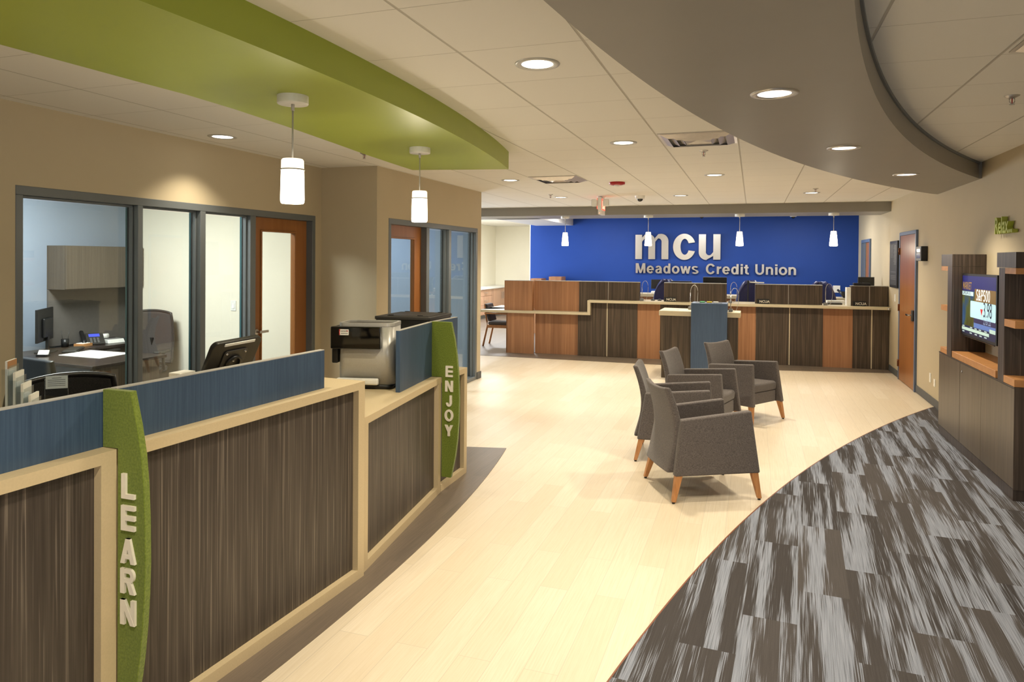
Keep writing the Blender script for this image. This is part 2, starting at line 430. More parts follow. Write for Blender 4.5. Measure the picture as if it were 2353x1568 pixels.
# office floor
struct('floor_office', MB().prism([(-7.36, 2.3), (-4.55, 2.3), (-4.55, 9.6), (-7.36, 9.6)], 0.0, 0.004), plain('office_carpet', (92, 86, 78), 0.95, 0, 0.1, 0.2, 60))
struct('ceiling', MB().box(-9.0, WR+0.1, -4.1, 16.5, CEIL, CEIL+0.1).box(-9.0, -5.17, 16.5, 22, 2.84, 2.94), 'ceiling')
struct('wall_right', MB().box(WR, WR+0.12, -4.1, 16.4, 0, CEIL), 'wall')
struct('wall_front', MB().box(-9.0, WR+0.12, -4.2, -4.0, 0, CEIL), 'wall')
struct('wall_back', MB().box(-5.17, WR+0.12, 16.4, 16.52, 0, CEIL), 'wall_blue')
struct('wall_back_end', MB().box(-5.19, -5.17, 16.4, 16.52, 0, CEIL), 'wall_white')
LW = -4.49; LW2 = -3.80; HD = 2.21
wl = MB().box(LW-0.12, LW, -4.1, 3.222, 0, CEIL).box(LW-0.12, LW, 3.222, 6.485, HD, CEIL).box(LW-0.12, LW, 6.485, 6.6, 0, CEIL)
wl.box(LW-0.12, LW2, 6.6, 6.72, 0, CEIL)
wl.box(LW2-0.12, LW2, 6.72, 6.854, 0, CEIL).box(LW2-0.12, LW2, 6.854, 9.485, 2.20, CEIL).box(LW2-0.12, LW2, 9.485, 9.63, 0, CEIL)
struct('wall_left', wl, 'wall')
struct('wall_office_partition', MB().box(-7.36, LW-0.12, 6.6, 6.72, 0, CEIL), 'wall_white')
struct('wall_office_back', MB().box(-7.43, -7.29, 2.3, 9.63, 0, CEIL), 'wall_slate')
struct('wall_office_near', MB().box(-7.36, LW-0.12, 2.2, 2.32, 0, CEIL), 'wall_white')
struct('wall_second_office', MB().box(-7.36, LW2-0.12, 9.50, 9.63, 0, CEIL), 'wall_slate')
struct('wall_side_room', MB().box(-9.0, -8.08, 9.63, 11.6, 0, 2.84).box(-9.0, -8.08, 17.2, 21.9, 0, 2.84).box(-8.2, -8.08, 11.6, 17.2, 0, 0.7).box(-8.2, -8.08, 11.6, 17.2, 2.5, 2.84)
       .box(-8.08, -5.0, 21.8, 21.95, 0, 2.84).box(-5.17, -5.05, 16.52, 21.8, 0, 2.84).box(-8.08, -5.19, 9.63, 9.75, 0, CEIL), 'wall_white')
wf = MB()
for y in (11.6, 13.45, 15.3, 17.15): wf.box(-8.16, -8.09, y, y+0.05, 0.7, 2.5)
wf.box(-8.16, -8.09, 11.6, 17.2, 0.7, 0.75).box(-8.16, -8.09, 11.6, 17.2, 2.45, 2.5)
wsr = sroot('window_3', (-8.1, 14.4, 0.7)); obj('window_frame', wf, 'frame', wsr)
obj('pane', MB().box(-8.135, -8.13, 11.65, 17.15, 0.75, 2.45), 'glass', wsr)
# baseboards
bb = MB().box(WR-0.012, WR, 9.0, 10.72, 0.006, 0.10).box(WR-0.012, WR, 11.86, 12.7, 0.004, 0.10).box(WR-0.012, WR, 15.85, 16.4, 0.004, 0.10)
struct('baseboard_right', bb, 'base')
struct('baseboard_left', MB().box(LW2, LW2+0.012, 9.485, 9.642, 0, 0.10).box(LW2-0.12, LW2+0.012, 9.63, 9.642, 0, 0.10).box(LW, LW+0.012, -4.0, 3.22, 0.004, 0.10).box(LW+0.0, LW2+0.012, 6.588, 6.6, 0, 0.10), 'base')

# ------------------------------------------------------------------ soffits
xg = arc_pts(-18.042, 2.99, 16.206, -0.1, 6.078, 50, 1)
gl = [(-3.018, 5.892), (-2.98, 5.42), (-2.936, 4.949), (-2.866, 4.376), (-2.79, 3.7), (-2.75, 3.2), (-2.742, 2.848), (-2.761, 2.601), (-2.785, 2.2), (-2.81, 1.85), (-2.86, 1.2), (-2.94, 0.5), (-3.02, -0.1)]
struct('ceiling_green_soffit', MB().prism(xg + gl, SOF, CEIL+0.02), 'green_paint')
ao = arc_pts(16.009, 0.413, 16.741, -3.9, 9.62, 80, -1)
ai = arc_pts(17.60, -0.10, 17.493, 7.96, -3.9, 80, -1)
ai = [(min(x, WR), y) for x, y in ai]
struct('ceiling_taupe_soffit', MB().prism(ao + [(WR, 9.70), (WR, 7.97)] + ai, SOF, CEIL+0.02), 'beam')
struct('trim_2', MB().prism([(x+0.012, y) for x, y in ai] + [(x-0.005, y) for x, y in reversed(ai)], CEIL-0.022, CEIL+0.01), 'frame')
struct('ceiling_beam', MB().prism([(-9, 12.66), (WR, 12.73), (WR, 13.72), (-9, 13.72)], SOF, CEIL+0.02), 'beam')
struct('ceiling_side_soffit', MB().box(-5.03, -4.10, 13.5, 16.4, SOF, CEIL+0.02), 'beam_white')

# ------------------------------------------------------------------ storefront windows and doors
def storefront(name, X, y0, y1, muls, head, sill=0.05, nm=None):
    r = sroot(name, (X, y0, 0))
    fr = MB(); d0, d1 = X-0.125, X+0.004
    fr.box(d0, d1, y0, y1, head-0.06, head)
    fr.box(d0, d1, y0, y0+0.05, 0.0, head-0.06).box(d0, d1, y1-0.055, y1, 0.0, head-0.06)
    for a, b in muls: fr.box(d0, d1, a, b, 0.0, head-0.06)
    return r, fr, d0, d1
r, fr, d0, d1 = storefront('window_1', LW, 3.222, 6.485, [(4.168, 4.217), (4.816, 4.877), (5.449, 5.523)], HD)
for a, b in ((3.272, 4.168), (4.217, 4.816), (4.877, 5.449)):
    fr.box(d0, d1, a, b, 0.0, 0.05)
    # inner stop
    fr.box(LW-0.085, LW-0.04, b-0.012, b, 0.05, HD-0.06).box(LW-0.085, LW-0.04, a, a+0.006, 0.05, HD-0.06).box(LW-0.085, LW-0.04, a, b, HD-0.075, HD-0.06)
obj('window_frame', fr, 'frame', r, bevel=0.003, seg=1)
for a, b in ((3.272, 4.168), (4.217, 4.816), (4.877, 5.449)):
    obj('pane', MB().box(LW-0.101, LW-0.095, a, b-0.012, 0.05, HD-0.078), 'glass', r)
    obj('glass_edge', MB().box(LW-0.108, LW-0.088, b-0.012, b-0.003, 0.05, HD-0.07), 'sea', r)
    g = MB().box(LW-0.088, LW-0.080, b-0.016, b-0.001, 0.05, HD-0.065)
    obj('gasket', g, 'gasket', r)
r, fr, d0, d1 = storefront('window_2', LW2, 6.854, 9.485, [(7.64, 7.87), (8.30, 8.545)], 2.20)
fr = MB().box(d0, d1, 6.854, 9.485, 2.14, 2.20).box(d0, d1, 6.854, 6.91, 0, 2.14).box(d0, d1, 9.42, 9.485, 0, 2.14)
fr.box(d0, d1, 7.80, 7.88, 0, 2.14).box(d0, d1, 8.47, 8.545, 0, 2.14)
for a, b in ((7.88, 8.47), (8.545, 9.42)):
    fr.box(d0, d1, a, b, 0.0, 0.05).box(LW2-0.085, LW2-0.04, b-0.012, b, 0.05, 2.14)
obj('window_frame', fr, 'frame', r, bevel=0.003, seg=1)
for a, b in ((7.88, 8.47), (8.545, 9.42)):
    obj('pane', MB().box(LW2-0.101, LW2-0.095, a, b-0.012, 0.05, 2.125), 'glass', r)
    obj('gasket', MB().box(LW2-0.094, LW2-0.080, b-0.018, b-0.001, 0.05, 2.13), 'gasket', r)
def glazed_door(name, X, y0, y1, g0, g1, top, gt, hy):
    r = sroot(name, (X, (y0+y1)/2, 0))
    a, b = X-0.115, X-0.072
    lf = MB().box(a, b, y0, g0, 0.01, top).box(a, b, g1, y1, 0.01, top).box(a, b, g0, g1, gt, top).box(a, b, g0, g1, 0.01, 0.25)
    obj('door_leaf', lf, 'doorwood', r)
    st = MB().box(b, b+0.012, g0-0.018, g0, 0.25, gt).box(b, b+0.012, g1, g1+0.018, 0.25, gt).box(b, b+0.012, g0-0.018, g1+0.018, gt, gt+0.018)
    obj('glazing_bead', st, 'doorwood', r, bevel=0.004)
    obj('pane', MB().box(X-0.097, X-0.091, g0, g1, 0.25, gt), 'glass', r)
    h = MB().tube([(b, hy, 1.03), (b+0.05, hy, 1.03)], 0.012).box(b+0.035, b+0.055, hy-0.01, hy+0.12, 1.018, 1.042)
    h.lathe([(0.0, 0), (0.028, 0), (0.028, 0.01), (0, 0.01)], X=Matrix.Translation((b, hy, 1.03)) @ Matrix.Rotation(PI/2, 4, 'Y'))
    obj('door_handle', h, 'steel', r, bevel=0.003)
    return r
glazed_door('door_1', LW, 5.525, 6.428, 5.70, 6.215, HD-0.062, 2.01, 5.625)
glazed_door('door_2', LW2, 6.912, 7.798, 7.03, 7.60, 2.138, 1.985, 6.97)

# right wall door with frame, hinges, lever
r = sroot('door_3', (WR, 11.3, 0))
fr = MB().box(WR-0.03, WR+0.02, 10.72, 10.77, 0, 2.20).box(WR-0.03, WR+0.02, 11.81, 11.86, 0, 2.20).box(WR-0.03, WR+0.02, 10.77, 11.81, 2.15, 2.20)
obj('door_frame', fr, 'frame_blue', r, bevel=0.003, seg=1)
obj('door_leaf', MB().box(WR-0.024, WR+0.01, 10.775, 11.805, 0.01, 2.148), 'doorwood', r)
for z in (0.25, 1.08, 1.92):
    obj('hinge', MB().box(WR-0.036, WR-0.02, 11.795, 11.835, z-0.05, z+0.05).tube([(WR-0.04, 11.815, z-0.052), (WR-0.04, 11.815, z+0.052)], 0.008), plain('bronze_hinge', (120, 74, 50), 0.3, 0.8), r)
h = MB().tube([(WR-0.024, 10.87, 1.03), (WR-0.085, 10.87, 1.03)], 0.012).box(WR-0.095, WR-0.075, 10.86, 11.0, 1.018, 1.042)
obj('door_handle', h, 'chrome', r, bevel=0.003)
obj('lock_plate', MB().box(WR-0.05, WR-0.024, 10.80, 10.88, 0.95, 1.10), 'darkgrey', r, bevel=0.01)
# doorway near the blue wall, leading off behind the tellers
r = sroot('door_4', (WR, 15.3, 0))
fr = MB().box(WR-0.03, WR+0.02, 14.70, 14.76, 0, 2.20).box(WR-0.03, WR+0.02, 15.74, 15.80, 0, 2.20).box(WR-0.03, WR+0.02, 14.76, 15.74, 2.14, 2.20)
obj('door_frame', fr, 'frame_blue', r)
obj('door_leaf', MB().box(WR-0.012, WR+0.01, 14.765, 15.735, 0.01, 2.138), 'doorwood', r)
obj('door_stop', MB().box(WR-0.022, WR-0.010, 15.25, 15.735, 0.01, 2.138), 'frame', r)

# ------------------------------------------------------------------ ceiling fixtures
def downlight(loc, label, group, power, color, visible=True, chrome=False):
    t = thing('recessed_light', label, 'ceiling light', loc, 0, group)
    obj('trim_ring', MB().lathe([(0.080, -0.001), (0.080, -0.004), (0.098, -0.008), (0.112, -0.005), (0.114, 0.0)], n=48), 'steel' if chrome else 'silver', t, local=True)
    obj('light_lens', MB().lathe([(0.0001, -0.002), (0.045, -0.0035), (0.081, -0.002)], n=48), 'lens2' if chrome else 'lens', t, local=True)
    return t
m_, t_, b_ = newmat('faceted_reflector', (255, 240, 225), 0.2)
fz = t_.add('ShaderNodeTexVoronoi', ins={2: 55.0})
t_.l.new(t_.coords(), fz.inputs[0])
b_.inputs['Emission Color'].default_value = lin((255, 244, 236))
t_.l.new(t_.math('ADD', t_.math('MULTIPLY', fz.outputs[0], 3.2), 0.7), b_.inputs['Emission Strength'])
M['lens2'] = m_
main_dl = [((-1.04, 3.39), 'nearest round downlight in the white ceiling between the two curved soffits'),
           ((-1.04, 5.87), 'round downlight in the white ceiling left of the square air diffuser by the taupe soffit'),
           ((-0.43, 8.36), 'round downlight beyond the square air diffuser at the taupe soffit'),
           ((-1.05, 10.85), 'round downlight just right of the dome camera near the beam'),
           ((-2.88, 10.70), 'small far downlight left of the red exit sign'),
           ((-2.87, 8.25), 'round downlight left of the farther square air diffuser'),
           ((0.78, 10.88), 'far downlight in the white ceiling right, near the beam end'),
           ((-4.12, 4.66), 'round downlight at far left close to the office window wall')]
for (x, y), lb in main_dl:
    downlight((x, y, CEIL), lb, 'downlights in the white tile ceiling', P_DOWN, WARM)
    if x < -4: spot_light('downlight_or_fill_beam', (x, y, CEIL-0.02), 75, WARM, 112, 0.75, 0.05)
    else: spot_light('downlight_or_fill_beam', (x, y, CEIL-0.02), P_DOWN, WARM, 128, 0.6, 0.07)
for (x, y), lb in [((0.09, 3.69), 'nearest faceted downlight in the underside of the curved taupe soffit'),
                   ((0.613, 5.594), 'middle faceted downlight in the curved taupe soffit'),
                   ((1.351, 7.439), 'farthest faceted downlight in the taupe soffit near the right wall')]:
    downlight((x, y, SOF), lb, 'downlights in the taupe soffit', P_ARCH, WARM, chrome=True)
    spot_light('downlight_or_fill_beam', (x, y, SOF-0.02), P_ARCH, WARM, 120, 0.6, 0.06)
# extra spots without fittings, added behind the camera as fill light
for x, y, p in ((-1.04, 0.9, 120), (-1.04, -1.6, 130), (-4.12, 1.6, 60), (-0.25, 1.7, 120), (0.9, -1.2, 120), (-3.1, -1.4, 110)):
    spot_light('downlight_or_fill_beam', (x, y, 2.56), p, WARM, 130, 0.6, 0.07)

def sprinkler(loc, label):
    t = thing('sprinkler_head', label, 'sprinkler', loc, 0, 'ceiling sprinklers')
    obj('escutcheon', MB().lathe([(0.0, -0.014), (0.018, -0.014), (0.036, -0.005), (0.040, 0.0)], n=24), 'steel', t, local=True)
    fr = MB()
    for s in (-1, 1): fr.tube([(0, 0, -0.012), (s*0.013, 0, -0.02), (s*0.013, 0, -0.036), (0, 0, -0.05)], 0.003, 6)
    fr.lathe([(0, -0.054), (0.014, -0.054), (0.014, -0.050), (0, -0.050)], n=12)
    obj('deflector', fr, 'steel', t, local=True)
    obj('bulb', MB().tube([(0, 0, -0.014), (0, 0, -0.048)], 0.003, 6), 'red', t, local=True)
for (x, y), lb in [((-3.463, 5.775), 'sprinkler head at the left, beside the green soffit'), ((-0.429, 6.49), 'sprinkler head just beyond the nearer square air diffuser'),
                   ((-2.909, 10.215), 'small sprinkler head left of the exit sign'), ((0.783, 10.245), 'sprinkler head by the far right downlight before the beam'),
                   ((1.433, 4.87), 'sprinkler head in the lounge ceiling right of the taupe soffit')]:
    sprinkler((x, y, CEIL), lb)
def diffuser(x0, y0, label):
    s = 0.6096
    t = thing('air_diffuser', label, 'vent', (x0+s/2, y0+s/2, CEIL), 0, 'square ceiling air diffusers')
    h = s/2-0.012
    def ring(a, b, za, zb):
        mb = MB(); o = [(-a, -a), (a, -a), (a, a), (-a, a)]; i = [(-b, -b), (b, -b), (b, b), (-b, b)]
        vs = [(p[0], p[1], za) for p in o] + [(p[0], p[1], zb) for p in i]
        mb.add(vs, [(k, (k+1) % 4, 4+(k+1) % 4, 4+k) for k in range(4)]); return mb
    obj('backing', MB().box(-h, h, -h, h, -0.002, 0.0), 'silver', t, local=True)
    for a, b, za, zb in ((h, h-0.02, -0.004, -0.004), (h-0.02, h-0.075, -0.006, -0.030), (h-0.09, h-0.135, -0.008, -0.034), (h-0.15, h-0.19, -0.008, -0.034)):
        obj('louvre', ring(a, b, za, zb), 'chrome_dull', t, local=True, solid=0.002)
    obj('centre_plate', MB().add([(-.1, -.1, -.030), (.1, -.1, -.030), (.1, .1, -.030), (-.1, .1, -.030), (0, 0, -.012)], [(0, 1, 2, 3)][:0] + [(0, 1, 4), (1, 2, 4), (2, 3, 4), (3, 0, 4)]), 'chrome_dull', t, local=True, solid=0.002)
M['chrome_dull'] = plain('polished_aluminium', (214, 208, 202), 0.32, 0.75)
diffuser(-0.732, 5.528, 'polished square air diffuser tucked against the taupe soffit')
diffuser(-2.561, 7.966, 'farther square air diffuser between two downlights, left ceiling')
diffuser(1.097+0.01, 3.26, 'square air diffuser cut off at the right edge, lounge ceiling')
# fire strobe, dome cameras
t = thing('fire_strobe', 'round red fire alarm strobe on the white ceiling', 'alarm', (-1.64, 8.83, CEIL))
obj('body', MB().lathe([(0.0, -0.035), (0.07, -0.035), (0.10, -0.025), (0.10, 0.0)], n=32), 'red', t, local=True)
obj('flash_lens', MB().lathe([(0.0, -0.055), (0.03, -0.052), (0.036, -0.035)], n=20), 'white', t, local=True)
def dome(loc, label, s=1.0):
    t = thing('dome_camera', label, 'security camera', loc, 0, 'ceiling dome cameras')
    obj('housing', MB().lathe([(0.045*s, -0.05*s), (0.072*s, -0.045*s), (0.078*s, 0)], n=32), 'white', t, local=True)
    obj('dome', MB().lathe([(0.0005, -0.09*s), (0.02*s, -0.086*s), (0.038*s, -0.072*s), (0.046*s, -0.05*s)], n=24), 'blackgloss', t, local=True)
dome((-1.645, 10.76, CEIL), 'white dome camera with black lens on the main ceiling beside the exit sign')
dome((-2.09, 14.9, CEIL), 'dome camera behind the beam at the pendant over the m of the sign', 0.9)
dome((-1.05, 15.5, CEIL), 'dome camera behind the beam between the two middle pendants', 0.9)
dome((0.79, 15.9, CEIL), 'dome camera behind the beam between the two right pendants', 0.9)

# exit sign, seen edge on
t = thing('exit_sign', 'white exit sign with glowing red EXIT letters and two emergency lamp heads', 'sign', (-2.24, 10.76, CEIL), math.radians(2))
obj('canopy', MB().lathe([(0.0, -0.02), (0.06, -0.02), (0.075, 0.0)], n=24), 'white', t, local=True)
obj('housing', MB().box(-0.025, 0.03, -0.16, 0.16, -0.285, -0.02).box(-0.04, -0.025, -0.15, 0.15, -0.2, -0.03), 'white', t, local=True, bevel=0.006)
obj('sign_face', MB().box(0.03, 0.034, -0.15, 0.15, -0.215, -0.045), 'exit_red', t, local=True)
Xe = Matrix.Translation((0.0345, -0.125, -0.195)) @ Matrix.Rotation(PI/2, 4, 'Z')
obj('letters', text_mb('EXIT', 0.17, 0.004, Xe, 0.003, sx=0.75), 'exit_glow', t, local=True)
for sx, nm in ((-1, 'lamp_head'), (1, 'lamp_head')):
    cx = -0.085 if sx < 0 else 0.095
    obj(nm, MB().box(cx-0.045, cx+0.045, -0.19, -0.13, -0.165, -0.055), 'white', t, local=True, bevel=0.015)
obj('rear_sign_face', MB().box(-0.045, -0.041, -0.15, 0.15, -0.2, -0.035), 'exit_red', t, local=True)
obj('indicator', MB().lathe([(0, 0), (0.006, 0), (0.006, 0.003), (0, 0.003)], n=12, X=Matrix.Translation((-0.002, -0.16, -0.265)) @ Matrix.Rotation(PI/2, 4, 'X')), 'exit_glow', t, local=True)

# pendants
def pendant(loc, label, group, L, r0, r1, hgt, can, power):
    t = thing('pendant_lamp', label, 'lamp', loc, 0, group)
    obj('canopy', MB().lathe([(0.0, -0.042), (can*0.97, -0.042), (can, -0.038), (can, 0.0)], n=40), 'white', t, local=True)
    obj('cord', MB().tube([(0, 0, -0.042), (0, 0, -0.075)], 0.009, 10).tube([(0, 0, -0.07), (0, 0, -L)], 0.0045, 8), 'silver', t, local=True)
    split = 0.24
    z0 = -L; z1 = -L-hgt*split; z2 = -L-hgt
    rm = r0+(r1-r0)*split
    obj('shade_top', MB().lathe([(0.004, z0+0.001), (r0*0.9, z0), (r0, z0-0.008), (rm, z1)], n=32), 'lamp_cap', t, local=True)
    obj('shade', MB().lathe([(rm, z1), (r1, z2+0.02), (r1*0.97, z2+0.006), (r1*0.9, z2), (0.001, z2)], n=32), 'lamp_glass', t, local=True)
    obj('band', MB().lathe([(rm+0.001, z1+0.003), (rm+0.004, z1+0.003), (rm+0.004, z1-0.003), (rm+0.001, z1-0.003)], n=32), 'silver', t, local=True)
    l = bpy.data.lights.new('pendant_glow', 'POINT'); l.energy = power; l.color = WARM; l.shadow_soft_size = 0.03
    o = bpy.data.objects.new('pendant_glow', l); COL.objects.link(o); o.location = (loc[0], loc[1], loc[2]+z2-0.045)
    return t
pendant((-2.238, 3.033, SOF), 'near large pendant hanging from the green soffit in front of the office window', 'pendants under the green soffit', 0.322, 0.056, 0.060, 0.228, 0.078, 16)
pendant((-2.362, 4.728, SOF), 'farther pendant hanging from the green soffit by the glazed door', 'pendants under the green soffit', 0.322, 0.056, 0.060, 0.232, 0.078, 16)
for x, lb in ((-3.404, 'leftmost pendant over the teller counter against plain blue wall'), (-1.829, 'teller pendant hanging in front of the m of the wall sign'),
              (-0.231, 'teller pendant just right of the large u of the wall sign'), (1.284, 'rightmost pendant over the teller counter')):
    pendant((x, 13.0, SOF), lb, 'pendants over the teller counter', 0.305, 0.046, 0.066, 0.255, 0.085, 14)

# ------------------------------------------------------------------ wall sign
t = thing('wall_sign', 'brushed metal mcu Meadows Credit Union lettering on the blue wall', 'sign', (-0.85, 16.4, 1.45))
Yf = 16.345
def stroke(mb, pts, w_, y0, y1, n=None):
    """flat stroke of width w_ along pts in x-z"""
    L = []; Rr = []
    for i, p in enumerate(pts):
        a = Vector(pts[max(i-1, 0)]); b = Vector(pts[min(i+1, len(pts)-1)]); d = (b-a).normalized(); nn = Vector((-d.y, d.x))
        wi = w_[i] if isinstance(w_, list) else w_
        L.append(tuple(Vector(p)+nn*wi/2)); Rr.append(tuple(Vector(p)-nn*wi/2))
    for i in range(len(pts)-1):
        mb.prism([L[i], L[i+1], Rr[i+1], Rr[i]], y0, y1, 'y')
    return mb
def curve_poly(fn, a0, a1, n): return [fn(a0+(a1-a0)*i/n) for i in range(n+1)]
def ellarc(cx, cz, rx, rz, a0, a1, n=28): return [(cx+rx*math.cos(math.radians(a0+(a1-a0)*i/n)), cz+rz*math.sin(math.radians(a0+(a1-a0)*i/n))) for i in range(n+1)]
def ring_shape(mb, outer, inner, y0, y1):
    for i in range(len(outer)-1): mb.prism([outer[i], outer[i+1], inner[i+1], inner[i]], y0, y1, 'y')
    return mb
zb, zt = 1.785, 2.36
sw = 0.155
def letter_m(x0, x1, y0, y1):
    mb = MB().box(x0, x0+sw, y0, y1, zb, zt-0.01)
    hw = (x1-x0-sw)/2.0
    for k in (0, 1):
        xa = x0+sw*0.55+k*hw; xb = x0+sw+(k+1)*hw
        xi0 = x0+sw+k*hw; xi1 = xb-sw
        o = ellarc(xb-0.17, zt-0.165, 0.17, 0.175, 0, 90, 14) + [(xa+0.14+0.0, zt+0.004), (xi0-0.005, zt-0.085)]
        i = ellarc(xi1-0.075, zt-0.17, 0.075, 0.075, 0, 90, 14) + [(xi0+0.05, zt-0.11), (xi0, zt-0.17)]
        ring_shape(mb, o, i, y0, y1)
        mb.box(xi1, xb, y0, y1, zb, zt-0.165)
    return mb
def letter_c(x0, x1, y0, y1):
    cx = (x0+x1)/2+0.01; cz = (zb+zt)/2; rx = (x1-x0)/2; rz = (zt-zb)/2+0.01
    o = ellarc(cx-0.01, cz, rx, rz, 20, 340, 48); i = ellarc(cx, cz, rx-sw, rz-0.115, 20, 340, 48)
    i[0] = (cx+rx*0.42, cz+0.085); i[-1] = (cx+rx*0.42, cz-0.085); 
    return ring_shape(MB(), o, i, y0, y1)
def letter_u(x0, x1, y0, y1):
    mb = MB().box(x1-sw, x1, y0, y1, zb, zt-0.005).box(x0, x0+sw, y0, y1, zb+0.165, zt-0.005)
    o = ellarc(x0+0.17, zb+0.165, 0.17, 0.175, 180, 270, 14) + [(x1-sw-0.14, zb+0.0), (x1-sw+0.005, zb+0.085)]
    i = ellarc(x0+sw+0.075, zb+0.17, 0.075, 0.075, 180, 270, 14) + [(x1-sw-0.05, zb+0.11), (x1-sw, zb+0.17)]
    return ring_shape(mb, o, i, y0, y1)
for f_, a, b in ((letter_m, -2.595, -1.84), (letter_c, -1.735, -1.235), (letter_u, -1.165, -0.695)):
    obj('letter', f_(a, b, Yf, Yf+0.03), 'steel', t)
def glyph(ch, x0, x1, z0, H, y0, y1):
    """bold grotesque letter filling x0..x1, baseline z0, cap height H"""
    mb = MB(); st = H*.205; th = H*.165; xh = H*.745; W = x1-x0; k = [0]
    def yy(): k[0] += 1; return y0-.0004*k[0], y1
    def bx(a, b, c, d): a_, b_ = yy(); mb.box(x0+a, x0+b, a_, b_, z0+c, z0+d)
    def pr(p): a_, b_ = yy(); mb.prism([(x0+x, z0+z) for x, z in p], a_, b_, 'y')
    def ring(cx, cz, rx, rz, a0, a1, sx_=st, sz_=th, n=30):
        a_, b_ = yy(); ring_shape(mb, ellarc(x0+cx, z0+cz, rx, rz, a0, a1, n), ellarc(x0+cx, z0+cz, rx-sx_, rz-sz_, a0, a1, n), a_, b_)
    hx = xh/2
    if ch == 'M':
        bx(0, st, 0, H); bx(W-st, W, 0, H)
        pr([(0, H), (st*1.35, H), (W/2+st*.42, 0), (W/2-st*.42, 0)]); pr([(W-st*1.35, H), (W, H), (W/2+st*.42, 0), (W/2-st*.42, 0)])
    elif ch == 'o': ring(W/2, hx, W/2, hx+H*.02, 0, 360, n=40)
    elif ch == 'e': ring(W/2, hx, W/2, hx+H*.02, 0, 322); bx(st*.8, W-.004, hx-th*.42, hx+th*.42)
    elif ch == 'd': ring(W*.47, hx, W*.47, hx+H*.02, 0, 360, n=40); bx(W-st, W, 0, H)
    elif ch == 'a':
        ring(W*.44, xh*.30, W*.44, xh*.33, 80, 360, st, th*.9); bx(W*.42, W-st*.5, xh*.47, xh*.47+th*.85)
        bx(W-st*1.15, W-st*.15, H*.03, xh*.72); ring(W*.46, xh*.70, W*.46-st*.05, xh*.33, 0, 165, st, th*.9); bx(W-st*.9, W, 0, th*.6)
    elif ch == 'w':
        q = W/4; t2 = st*.5
        for a, b in ((0+t2, q+t2*.35), (q*2, q+t2*.35), (q*2, q*3-t2*.35), (W-t2, q*3-t2*.35)): pr([(a-t2, xh), (a+t2, xh), (b+t2, 0), (b-t2, 0)])
    elif ch == 's':
        r = xh*.275
        ring(W/2, xh-r+H*.02, W/2*.95, r, 25, 250, st*.9, th*.85); ring(W/2, r-H*.015, W/2, r, -155, 75, st*.9, th*.85)
        pr([(W*.30, xh*.52), (W*.34, xh*.64), (W*.72, xh*.50), (W*.66, xh*.38)])
    elif ch == 'C': ring(W/2, H/2, W*.53, H*.525, 32, 328, st*1.05, th*1.05, 40)
    elif ch == 'r': bx(0, st, 0, xh); ring(W*.95, xh*.52, W*.95-st*.2, xh*.48, 88, 176, st*.8, th*1.15, 14)
    elif ch == 'i': bx(0, W, 0, xh); bx(0, W, H*.83, H)
    elif ch == 't':
        c = W*.26; bx(c, c+st, th*.9, H*.93); bx(0, W, xh-th*.95, xh); ring(c+st*1.55, th*1.25, st*1.55, th*1.3, 180, 275, st, th*1.0, 12); bx(c+st*1.4, W, -.003, th*.9)
    elif ch == 'U':
        bx(0, st, W*.45, H); bx(W-st, W, W*.45, H); ring(W/2, W*.46, W/2, W*.49, 180, 360, st, th*1.1)
    elif ch == 'n':
        bx(0, st, 0, xh); bx(W-st, W, 0, xh*.62); ring(W*.53, xh*.60, W*.47, xh*.42, 0, 150, st, th*1.05)
    return mb
SIGN = [('M', -2.581, -2.359), ('e', -2.329, -2.164), ('a', -2.13, -1.979), ('d', -1.95, -1.791), ('o', -1.758, -1.588), ('w', -1.568, -1.338), ('s', -1.318, -1.167), ('C', -1.0, -0.806), ('r', -0.77, -0.671), ('e', -0.651, -0.489), ('d', -0.462, -0.304), ('i', -0.262, -0.214), ('t', -0.189, -0.095), ('U', 0.046, 0.228), ('n', 0.264, 0.416), ('i', 0.454, 0.505), ('o', 0.531, 0.703), ('n', 0.727, 0.881)]
for ch, xa, xb in SIGN:
    obj('letter', glyph(ch, xa, xb, 1.462, .228, Yf, Yf+0.03), 'steel', t)

# ------------------------------------------------------------------ reception counters
def counter_face(root, P, Q, top, depth, stile0=True, stile1=True, screen=None, scr_top=1.28, ends=(True, True), back=None):
    X, L = seg(P, Q); so = .07 if top > 1 else .08
    fr = MB(); th = 0.042
    fr.box(0, L, -0.05, 0, top-th, top, X)                    # front apron
    fr.box(0, L, -0.05, 0, 0.0, 0.055, X)
    if stile0: fr.box(0, 0.058, -0.05, 0, 0.055, top-th, X)
    if stile1: fr.box(L-0.058, L, -0.05, 0, 0.055, top-th, X)
    obj('frame', fr, 'tan', root)
    obj('panel', MB().box(0.0, L, -0.06, -0.035, 0.02, top-0.02, X), 'darkwood', root)
    if back: obj('countertop', MB().prism([(X @ Vector((0, -.05, 0)))[:2], (X @ Vector((L, -.05, 0)))[:2], back[1], back[0]], top-0.031, top-0.0005), 'tan', root)
    else: obj('countertop', MB().box(0.0, L, -depth, -0.05, top-0.03, top, X), 'tan', root)
    if ends[0]: obj('end_panel', MB().box(0, 0.025, -depth+0.02, -0.05, 0, top-0.03, X), 'tan', root)
    if ends[1]: obj('end_panel', MB().box(L-0.025, L, -depth+0.02, -0.05, 0, top-0.03, X), 'tan', root)
    if screen:
        a, b = screen
        obj('privacy_screen', MB().box(a, b, -so-.03, -so, top, scr_top-0.004, X), 'bluelam', root)
        obj('screen_edge', MB().box(a, b, -so-.03, -so, scr_top-0.004, scr_top, X), 'blade', root)
    return X, L
A0 = (-2.012, 3.375)
dirv = Vector((-0.060, -1.048)).normalized()
def abp(y): k = (3.375-y)/(-dirv.y); return (A0[0]+dirv.x*k, y)
